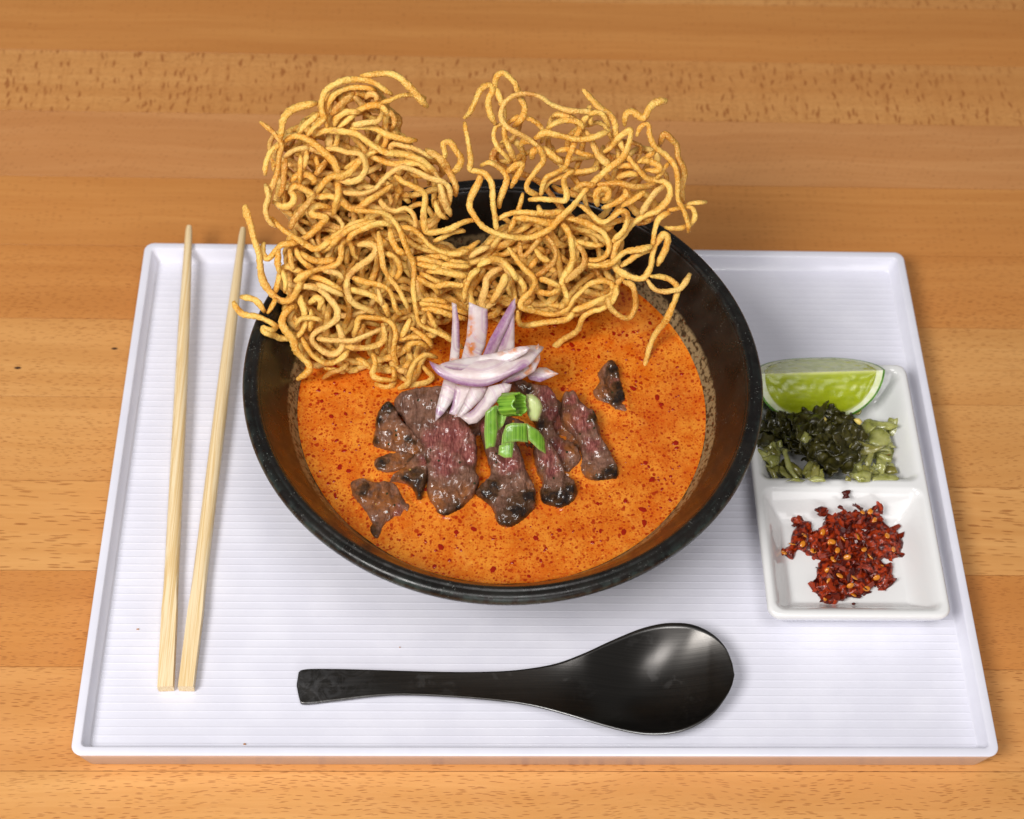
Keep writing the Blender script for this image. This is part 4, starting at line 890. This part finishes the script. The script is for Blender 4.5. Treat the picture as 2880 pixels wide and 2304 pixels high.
bd = [I(i, 0) for i in range(NU+1)]+[I(NU, j) for j in range(1, NV+1)]+[I(i, NV) for i in range(NU-1, -1, -1)]+[I(0, j) for j in range(NV-1, 0, -1)]
prev = bd
for ins, z in ((.0004, DZ-.0036), (.0018, .0120), (.0050, .0050), (.0085, .0012), (.0095, .0)):
    cur = []
    for k in bd:
        x, y, _ = V[k]; cur.append(len(V)); V.append((x*(1-ins/hx), y*(1-ins/hy), z))
    for a in range(len(bd)):
        b = (a+1) % len(bd); fs.append((prev[b], prev[a], cur[a], cur[b]))
    prev = cur
fs.append(tuple(prev[::-1]))
obj('dish_body', V, fs, por_m, dish)
def dish_z(x, y): return FLOOR+top_z(x-dcx, y-dcy)

# ------------------------------------------------------------------ lime wedge
lime = empty('lime_wedge', tuple(on_z(px('G', '770,292'), .0350)[0]), 'juicy green lime wedge resting on the pickles in the back compartment', 'lime')
Lc = np.array(lime.location); LA = rx*.995+uy*.03; LA /= np.linalg.norm(LA)
d1 = -.9*uy+.44*fw; d2 = .29*uy+.957*fw
d1 -= LA*(d1@LA); d1 /= np.linalg.norm(d1); d2 -= LA*(d2@LA); d2 /= np.linalg.norm(d2)
LR, LL = .0252, .0296
def lr(x, R_=LR, L_=LL): return R_*max(0, 1-abs(x/L_)**2.5)**.5
t = NT('lime_flesh'); co = t.coord(); 
ve = t.noise(t.mapping(co, scale=(120, 420, 420)), 1, 3)
c = t.mix(t.ramp(ve, .2, .8), lin((150, 164, 18)), lin((176, 188, 40)))
c = t.mix(t.attr('membrane'), c, lin((216, 222, 140)))
c = t.mix(t.math('MULTIPLY', t.ramp(t.noise(co, 420, 3), .62, .72), .4), c, lin((206, 214, 100)))
fle_m = t.set(Base_Color=c, Roughness=.2, Subsurface_Weight=.4, Subsurface_Radius=(.006, .007, .001), Subsurface_Scale=.7, Normal=t.bump(ve, .15, .0006), Coat_Weight=.3, Coat_Roughness=.1)
t = NT('lime_pith'); pith_m = t.set(Base_Color=t.mix(t.ramp(t.noise(t.coord(), 300, 3), .3, .7), lin((216, 226, 172)), lin((236, 240, 214))), Roughness=.5, Subsurface_Weight=.3, Subsurface_Radius=(.004, .004, .002), Subsurface_Scale=.5)
t = NT('lime_rind'); co = t.coord(); rind_m = t.set(Base_Color=t.mix(t.ramp(t.noise(co, 160, 3), .3, .7), lin((58, 112, 14)), lin((104, 158, 34))), Roughness=.35, Normal=t.bump(t.voro(co, 700)[0], .35, .0005))
def face(dv, sgn, r0, r1, name, mat, lift=0.):
    nx, nr = 60, 14; V = []; mem = []
    nrm = np.cross(LA, dv)*sgn
    for i in range(nx+1):
        x = LL*math.sin(math.pi*(i/nx-.5))
        for j in range(nr+1):
            q = j/nr; xr = x*(r0+(r1-r0)*q) if r0 > 0 else x*r1
            if r0 > 0:                                   # band between two scaled outlines
                fa = r0+(r1-r0)*q; fx = fa-.045*max(0, (.968-fa)/.058); V.append(LA*x*fx+dv*lr(x)*fa+nrm*lift)
                mem.append(0)
            else:
                V.append(LA*x*(r1-.045)+dv*lr(x)*r1*q+nrm*(lift+.0004*mn.noise(Vector((x*300, q*9, sgn)))*min(1, q*4)))
                y_ = lr(x)*r1*q; mem.append(max(math.exp(-((y_-.0072-.05*abs(x))/.00035)**2)*.7 if sgn > 0 else 0, math.exp(-(y_/.0011)**2), .75*math.exp(-((1-abs(q))/.03)**2), .3 if sgn < 0 and q < .8 and N3(V[-1], 220) > -.1 else 0))
    k = nr+1; fs = [(i*k+j, i*k+j+1, (i+1)*k+j+1, (i+1)*k+j) for i in range(nx) for j in range(nr)]
    if sgn < 0: fs = [f[::-1] for f in fs]
    return obj(name, V, fs, mat, lime, attrs={'membrane': mem})
face(d1, 1, 0, .91, 'flesh', fle_m); face(d2, -1, 0, .91, 'flesh', fle_m)
face(d1, 1, .91, .968, 'pith', pith_m); face(d2, -1, .91, .968, 'pith', pith_m)
V = []; nx, na = 60, 30; a_tot = math.acos(float(d1@d2)); ax2 = d2-d1*(d1@d2); ax2 /= np.linalg.norm(ax2)
prf = []
for i in range(nx+1):
    x = LL*math.sin(math.pi*(i/nx-.5))
    ring = [(LA*x*.968+d1*lr(x)*.968)]+[LA*x+(d1*math.cos(a_tot*j/na)+ax2*math.sin(a_tot*j/na))*lr(x) for j in range(na+1)]+[LA*x*.968+d2*lr(x)*.968]
    V += ring
k = na+3; fs = [(i*k+j, (i+1)*k+j, (i+1)*k+j+1, i*k+j+1) for i in range(nx) for j in range(k-1)]
o = obj('rind', V, fs, rind_m, lime); m = o.modifiers.new('edges', 'EDGE_SPLIT'); m.split_angle = R(45)

# ------------------------------------------------------------------ pickled greens
t = NT('pickled_leaf'); co = t.coord(); oi = t.n('ShaderNodeObjectInfo')
c = t.mix(t.ramp(t.noise(co, 260, 4), .3, .7), (.009, .008, .0015), (.062, .054, .010))
c = t.mix(t.ramp(oi.outputs['Random'], .7, 1., 0, .5), c, (.06, .052, .012))
leaf_m = t.set(Base_Color=c, Roughness=.3, Specular_IOR_Level=.35, Normal=t.bump(t.noise(co, 420, 3), .5, .0008), Coat_Weight=.3, Coat_Roughness=.08)
t = NT('pickled_stem'); co = t.coord(); oi = t.n('ShaderNodeObjectInfo')
c = t.mix(t.ramp(t.noise(co, 190, 3), .3, .7), lin((136, 138, 62)), lin((186, 186, 116)))
c = t.mix(t.ramp(oi.outputs['Random'], .55, 1., 0, .55), c, lin((120, 104, 34)))
stem_m = t.set(Base_Color=c, Roughness=.22, Subsurface_Weight=.35, Subsurface_Radius=(.004, .004, .001), Subsurface_Scale=.6, Transmission_Weight=.15, Normal=t.bump(t.noise(co, 420, 3), .3, .0008), Coat_Weight=.25, Coat_Roughness=.1)
gc = on_z(px('G', '850,1020'), .016)[0]
greens = empty('pickled_mustard_greens', (gc[0], gc[1], .009), 'heap of dark pickled mustard leaves and pale stem pieces in front of the lime', 'pickles')
gp = px('G', '230,690 380,720 560,720 640,640 760,600 960,640 1080,640 1130,740 1240,760 1460,770 1500,860 1450,960 1480,1080 1490,1260 1500,1320 900,1330 420,1325 320,1320 260,1180 210,1050 220,860')
def pile_z(x, y):
    d = math.hypot((x-gc[0])/.034, (y-gc[1]-.003)/.030); return dish_z(x, y)+.0145*max(0, 1-d*d)
def crumple(nu, nv, su, sv, amp, fr, sd, curl):
    V = []
    for i in range(nu+1):
        for j in range(nv+1):
            u_, v_ = -1+2*i/nu, -1+2*j/nv
            fr_ = 1+.3*mn.noise(Vector((u_*1.3+sd, v_*1.3, sd)))
            jg = .14*mn.noise(Vector((u_*4+sd, v_*4, 7+sd))); x, y = su*u_*fr_*(1+jg), sv*v_*fr_*(1-jg)
            V.append((x, y, curl*(u_*u_*.6+v_*v_*.3)+amp*mn.noise(Vector((u_*fr+sd*3.1, v_*fr, sd)))))
    k = nv+1; return V, [(i*k+j, (i+1)*k+j, (i+1)*k+j+1, i*k+j+1) for i in range(nu) for j in range(nv)]
lv = []
for s in range(9):
    V, fs = crumple(20, 16, random.uniform(.0060, .0100), random.uniform(.0045, .0070), .0034, 1.7, s*1.9+.3, random.uniform(-.004, .003))
    o = obj('pickled_leaf', V, fs, leaf_m, greens); md = o.modifiers.new('thickness', 'SOLIDIFY'); md.thickness = .0005; lv.append(o)
darkp = px('G', '220,680 400,700 560,720 660,640 760,610 960,650 1080,660 1110,780 1200,880 1190,960 1040,1000 1010,1080 1030,1200 970,1310 800,1270 700,1210 560,1080 420,980 240,960 210,850')
used = 0
def scatter(o, p, lift, rot):
    b = on_z([p], .018)[0]; z = pile_z(b[0], b[1])+lift; b = on_z([p], z)[0]
    o.location = tuple(b-np.array(greens.location)); o.rotation_euler = rot
lo, hi = darkp.min(0), darkp.max(0); cnt = 0
while cnt < 40:
    p = np.array([random.uniform(lo[0], hi[0]), random.uniform(lo[1], hi[1])])
    if not inside(p, darkp): continue
    if cnt < 9: o = lv[cnt]
    else:
        o = random.choice(lv).copy(); COL.objects.link(o); o.parent = greens
    sc = random.uniform(.65, 1.15); o.scale = (sc, sc, sc*random.uniform(.8, 1.5))
    scatter(o, p, random.uniform(-.002, .0035), (random.uniform(-.8, .9), random.uniform(-.8, .8), random.uniform(0, 6.28))); cnt += 1
STEM = ['1160,790 1290,750 1430,770 1512,830 1430,845 1300,840 1200,822', '1232,840 1350,820 1420,870 1447,940 1400,992 1300,1000 1230,960', '1028,1010 1100,930 1220,970 1290,1000 1385,1000 1280,1060 1170,1086 1050,1060', '1010,1070 1100,1080 1160,1140 1172,1222 1100,1212',
        '1060,1250 1180,1220 1262,1240 1240,1330 1130,1338', '1260,1292 1370,1250 1480,1270 1512,1310 1480,1335 1250,1335', '1290,1190 1400,1175 1480,1190 1502,1250 1400,1260', '1290,1080 1350,1060 1442,1100 1440,1150 1380,1145', '200,1100 300,1070 402,1080 380,1160 300,1200 260,1130', '400,1010 520,1020 450,1045 480,1120 510,1220 580,1310 530,1310 440,1200 420,1100',
        '560,940 620,850 680,890 686,950 620,982', '440,1322 520,1290 632,1318 600,1335', '260,1190 330,1210 382,1330 330,1325', '350,950 400,930 410,1000 370,1010', '640,1310 720,1270 800,1290 820,1330 700,1335', '1180,1130 1260,1010 1285,1020 1260,1130 1240,1200 1210,1220', '1060,1330 1000,1320 1010,1270 1060,1290', '250,1060 300,1010 318,1030 270,1090', '1180,1240 1230,1170 1330,1250 1290,1262']
for i, ol in enumerate(STEM):
    op = px('G', ol); cp = op.mean(0); b = on_z([cp], .017)[0]; z = pile_z(b[0], b[1])+(.0036 if i not in (15, 10) else .004); b = on_z([cp], z)[0]
    ax_ = random.uniform(-.35, .35); ay = random.uniform(.0, .45); cv = random.uniform(-60, 60)
    patch('pickled_stem', op, b, (ax_, -ay, 1), random.uniform(.0010, .0016), stem_m, greens, greens, bulge=.0002, edge=.0006, rough=.0004, rs=240, sp=.0011, angular=True, curv=lambda x, y, c_=cv: c_*(x*x-y*y*.3), seed=40+i)
lo, hi = gp.min(0), gp.max(0); cnt = 0; st0 = []
for s in range(5):
    V, fs = crumple(10, 5, random.uniform(.0035, .006), random.uniform(.0018, .0034), .0011, 1.4, 50+s*2.7, random.uniform(-.003, .003))
    o = obj('pickled_stem', V, fs, stem_m, greens); md = o.modifiers.new('thickness', 'SOLIDIFY'); md.thickness = .0008; st0.append(o)
while cnt < 46:
    p = np.array([random.uniform(lo[0], hi[0]), random.uniform(lo[1], hi[1])])
    if not inside(p, gp) or p[1] > 960+1270/3.369 or (inside(p, darkp) and random.random() < .75): continue
    o = st0[cnt] if cnt < 5 else random.choice(st0).copy()
    if cnt >= 5: COL.objects.link(o); o.parent = greens
    scatter(o, p, random.uniform(-.002, .0022), (random.uniform(-.5, .6), random.uniform(-.5, .5), random.uniform(0, 6.28))); cnt += 1
car_m = NT('carrot_bit').set(Base_Color=lin((226, 92, 20)), Roughness=.3)
b = on_z(px('G', '1402,1052'), .0135)[0]
patch('carrot_bit', px('G', '1370,1045 1400,1030 1435,1045 1430,1075 1395,1080'), b, (0, -.3, 1), .0018, car_m, greens, greens, edge=.0006, sp=.0008)
gar_m = NT('garlic_bit').set(Base_Color=lin((224, 200, 108)), Roughness=.3)
for ol in ('1080,740 1130,730 1165,765 1140,795 1100,770', '790,740 808,715 828,740 815,770 795,765'):
    op = px('G', ol); b = on_z([op.mean(0)], .0265)[0]
    patch('garlic_bit', op, b, (0, -.6, 1), .0018, gar_m, greens, greens, edge=.0006, sp=.0008)

# ------------------------------------------------------------------ chili flakes
t = NT('chili_flake'); co = t.coord(); oi = t.n('ShaderNodeObjectInfo')
c = t.mix(oi.outputs['Random'], lin((66, 8, 2)), lin((172, 54, 8)))
c = t.mix(t.ramp(t.noise(co, 420, 3), .4, .65), c, lin((66, 6, 2)))
chil_m = t.set(Base_Color=c, Roughness=.42, Specular_IOR_Level=.3, Normal=t.bump(t.noise(co, 600, 3), .4, .0006), Coat_Weight=.3, Coat_Roughness=.08)
seed_m = NT('chili_seed').set(Base_Color=lin((214, 130, 30)), Roughness=.25, Coat_Weight=.5)
hp = px('H', '710,310 760,290 830,330 900,290 1040,270 1200,275 1330,270 1370,370 1370,470 1470,500 1530,640 1520,740 1450,780 1350,770 1340,830 1440,830 1450,930 1400,1030 1330,1060 1250,990 1240,1080 1100,1130 980,1150 900,1210 800,1180 750,1100 690,1090 740,1010 735,880 770,790 660,740 560,690 500,790 450,750 360,700 350,680 430,690 480,640 500,540 540,460 480,410 570,360 610,420 680,430 690,540 770,480 800,400 720,340')
hc = on_z([hp.mean(0)], .010)[0]
chili = empty('chili_flake_heap', (hc[0], hc[1], .0085), 'oily heap of crushed dark red chili flakes with seeds in the front compartment', 'chili flakes')
a_ = np.roll(hp, -1, 0)-hp
def edge_d(p):
    t_ = np.clip(((p-hp)*a_).sum(1)/(a_**2).sum(1), 0, 1); return math.sqrt((((hp+t_[:, None]*a_)-p)**2).sum(1).min())
def chip(s):
    V = []; k = random.randint(5, 7)
    for z in (-.5, .5):
        for j in range(k):
            a = 2*math.pi*j/k+random.uniform(-.3, .3); r = random.uniform(.6, 1.15)
            V.append((s*r*math.cos(a)*1.35, s*r*math.sin(a)*.8, s*.22*z+s*.35*math.cos(a)**2+random.uniform(-.1, .1)*s))
    return V, [tuple(range(k))[::-1], tuple(range(k, 2*k))]+[(j, (j+1) % k, (j+1) % k+k, j+k) for j in range(k)]
chips = []
for s in range(12):
    V, fs = chip(random.uniform(.0013, .0029)); chips.append(obj('chili_flake', V, fs, chil_m, chili, smooth=False))
lo, hi = hp.min(0), hp.max(0)
def place_chip(o, p, lift):
    b0 = on_z([p], .010)[0]; zb = dish_z(b0[0], b0[1])
    o.location = tuple(on_z([p], zb+lift)[0]-np.array(chili.location)); o.rotation_euler = (random.uniform(-1.1, 1.1), random.uniform(-1.1, 1.1), random.uniform(0, 6.28))
paste = patch('chili_paste', hp, on_z([hp.mean(0)], .0095)[0], (0, 0, 1), .0016, chil_m, chili, chili, bulge=.0046, edge=.0012, rough=.0016, rs=420, sp=.0009, ridge=.6, under=.0006)
cnt = 0
while cnt < 275:
    p = np.array([random.uniform(lo[0], hi[0]), random.uniform(lo[1], hi[1])])
    if not inside(p, hp): continue
    d = edge_d(p); hmax = .0008+min(.0072, d*.00016)
    o = chips[cnt] if cnt < 12 else random.choice(chips).copy()
    if cnt >= 12: COL.objects.link(o); o.parent = chili
    sc = random.uniform(.55, 1.1); o.scale = (sc*random.uniform(.8, 1.4), sc, sc)
    place_chip(o, p, hmax*math.sqrt(random.uniform(.05, 1))); cnt += 1
sd0 = None
SD = '1240,330 860,620 950,940 1180,690 820,1150 1280,420 620,560 500,640 1090,960 930,700 1165,335 1400,560 1020,765 890,785 700,705 1050,1035 1205,1065 1080,1120 420,720 790,530 840,890 1120,570 850,990 600,640 1340,860 1300,960 980,590 1460,690 1240,760 880,620'
for p in px('H', SD):
    if sd0 is None:
        V = []; k = 12
        for r, z in ((.55, .35), (1, .1), (1, -.1), (.55, -.35)): V += [(.0017*r*math.cos(2*math.pi*j/k), .0012*r*math.sin(2*math.pi*j/k), .0009*z) for j in range(k)]
        fs = [(i*k+j, (i+1)*k+j, (i+1)*k+(j+1) % k, i*k+(j+1) % k) for i in range(3) for j in range(k)]+[tuple(range(k)), tuple(range(3*k, 4*k))[::-1]]
        o = sd0 = obj('chili_seed', V, fs, seed_m, chili)
    else: o = sd0.copy(); COL.objects.link(o); o.parent = chili
    d = edge_d(p); b0 = on_z([p], .010)[0]; z = dish_z(b0[0], b0[1])+.0014+min(.0072, d*.00016)
    o.location = tuple(on_z([p], z)[0]-np.array(chili.location)); o.rotation_euler = (random.uniform(.1, .8), random.uniform(-.4, .4), random.uniform(0, 3))
def stray(ol, label, mat, cat, name):
    op = px('H', ol); b0 = on_z([op.mean(0)], .012)[0]; z = dish_z(b0[0], b0[1]); b0 = on_z([op.mean(0)], z+.0007)[0]
    tag(patch(name, op, b0, (0, -.25, 1), .0014, mat, edge=.0005, rough=.0002, sp=.0007), label, cat)
stray('965,150 1010,130 1055,130 1050,160 1030,175 1045,200 1000,212 970,210 985,180', 'stray red chili flake stuck to the slope above the heap', chil_m, 'chili flake', 'chili_flake')
stray('1062,1200 1085,1194 1102,1205 1090,1222 1066,1218', 'tiny loose chili flake below the heap at the front of the dish', chil_m, 'chili flake', 'chili_flake')

# ------------------------------------------------------------------ crumbs on the tray
crumb_m = NT('brown_crumb').set(Base_Color=lin((186, 122, 56)), Roughness=.6)
def crumb(p, s, label):
    c_ = on_z(px('Z', p), .0036)[0]; V = []; k = 8
    for r, z in ((.5, 1), (1, .5), (1, .1), (.6, -.3)): V += [c_+np.array([s*r*math.cos(6.283*j/k)*random.uniform(.8, 1.5), s*r*math.sin(6.283*j/k)*random.uniform(.6, 1), s*.6*z]) for j in range(k)]
    fs = [(i*k+j, (i+1)*k+j, (i+1)*k+(j+1) % k, i*k+(j+1) % k) for i in range(3) for j in range(k)]+[tuple(range(k)), tuple(range(3*k, 4*k))[::-1]]
    tag(obj('crumb', V, fs, crumb_m), label, 'crumb', 'crumbs on the tray')
crumb('290,1325', .00045, 'brown crumb on the ribs left of the chopsticks')
crumb('842,1363', .0003, 'tiny dark crumb on the tray above the spoon handle')
crumb('515,1567', .00045, 'yellowish crumb by the front rim of the tray')
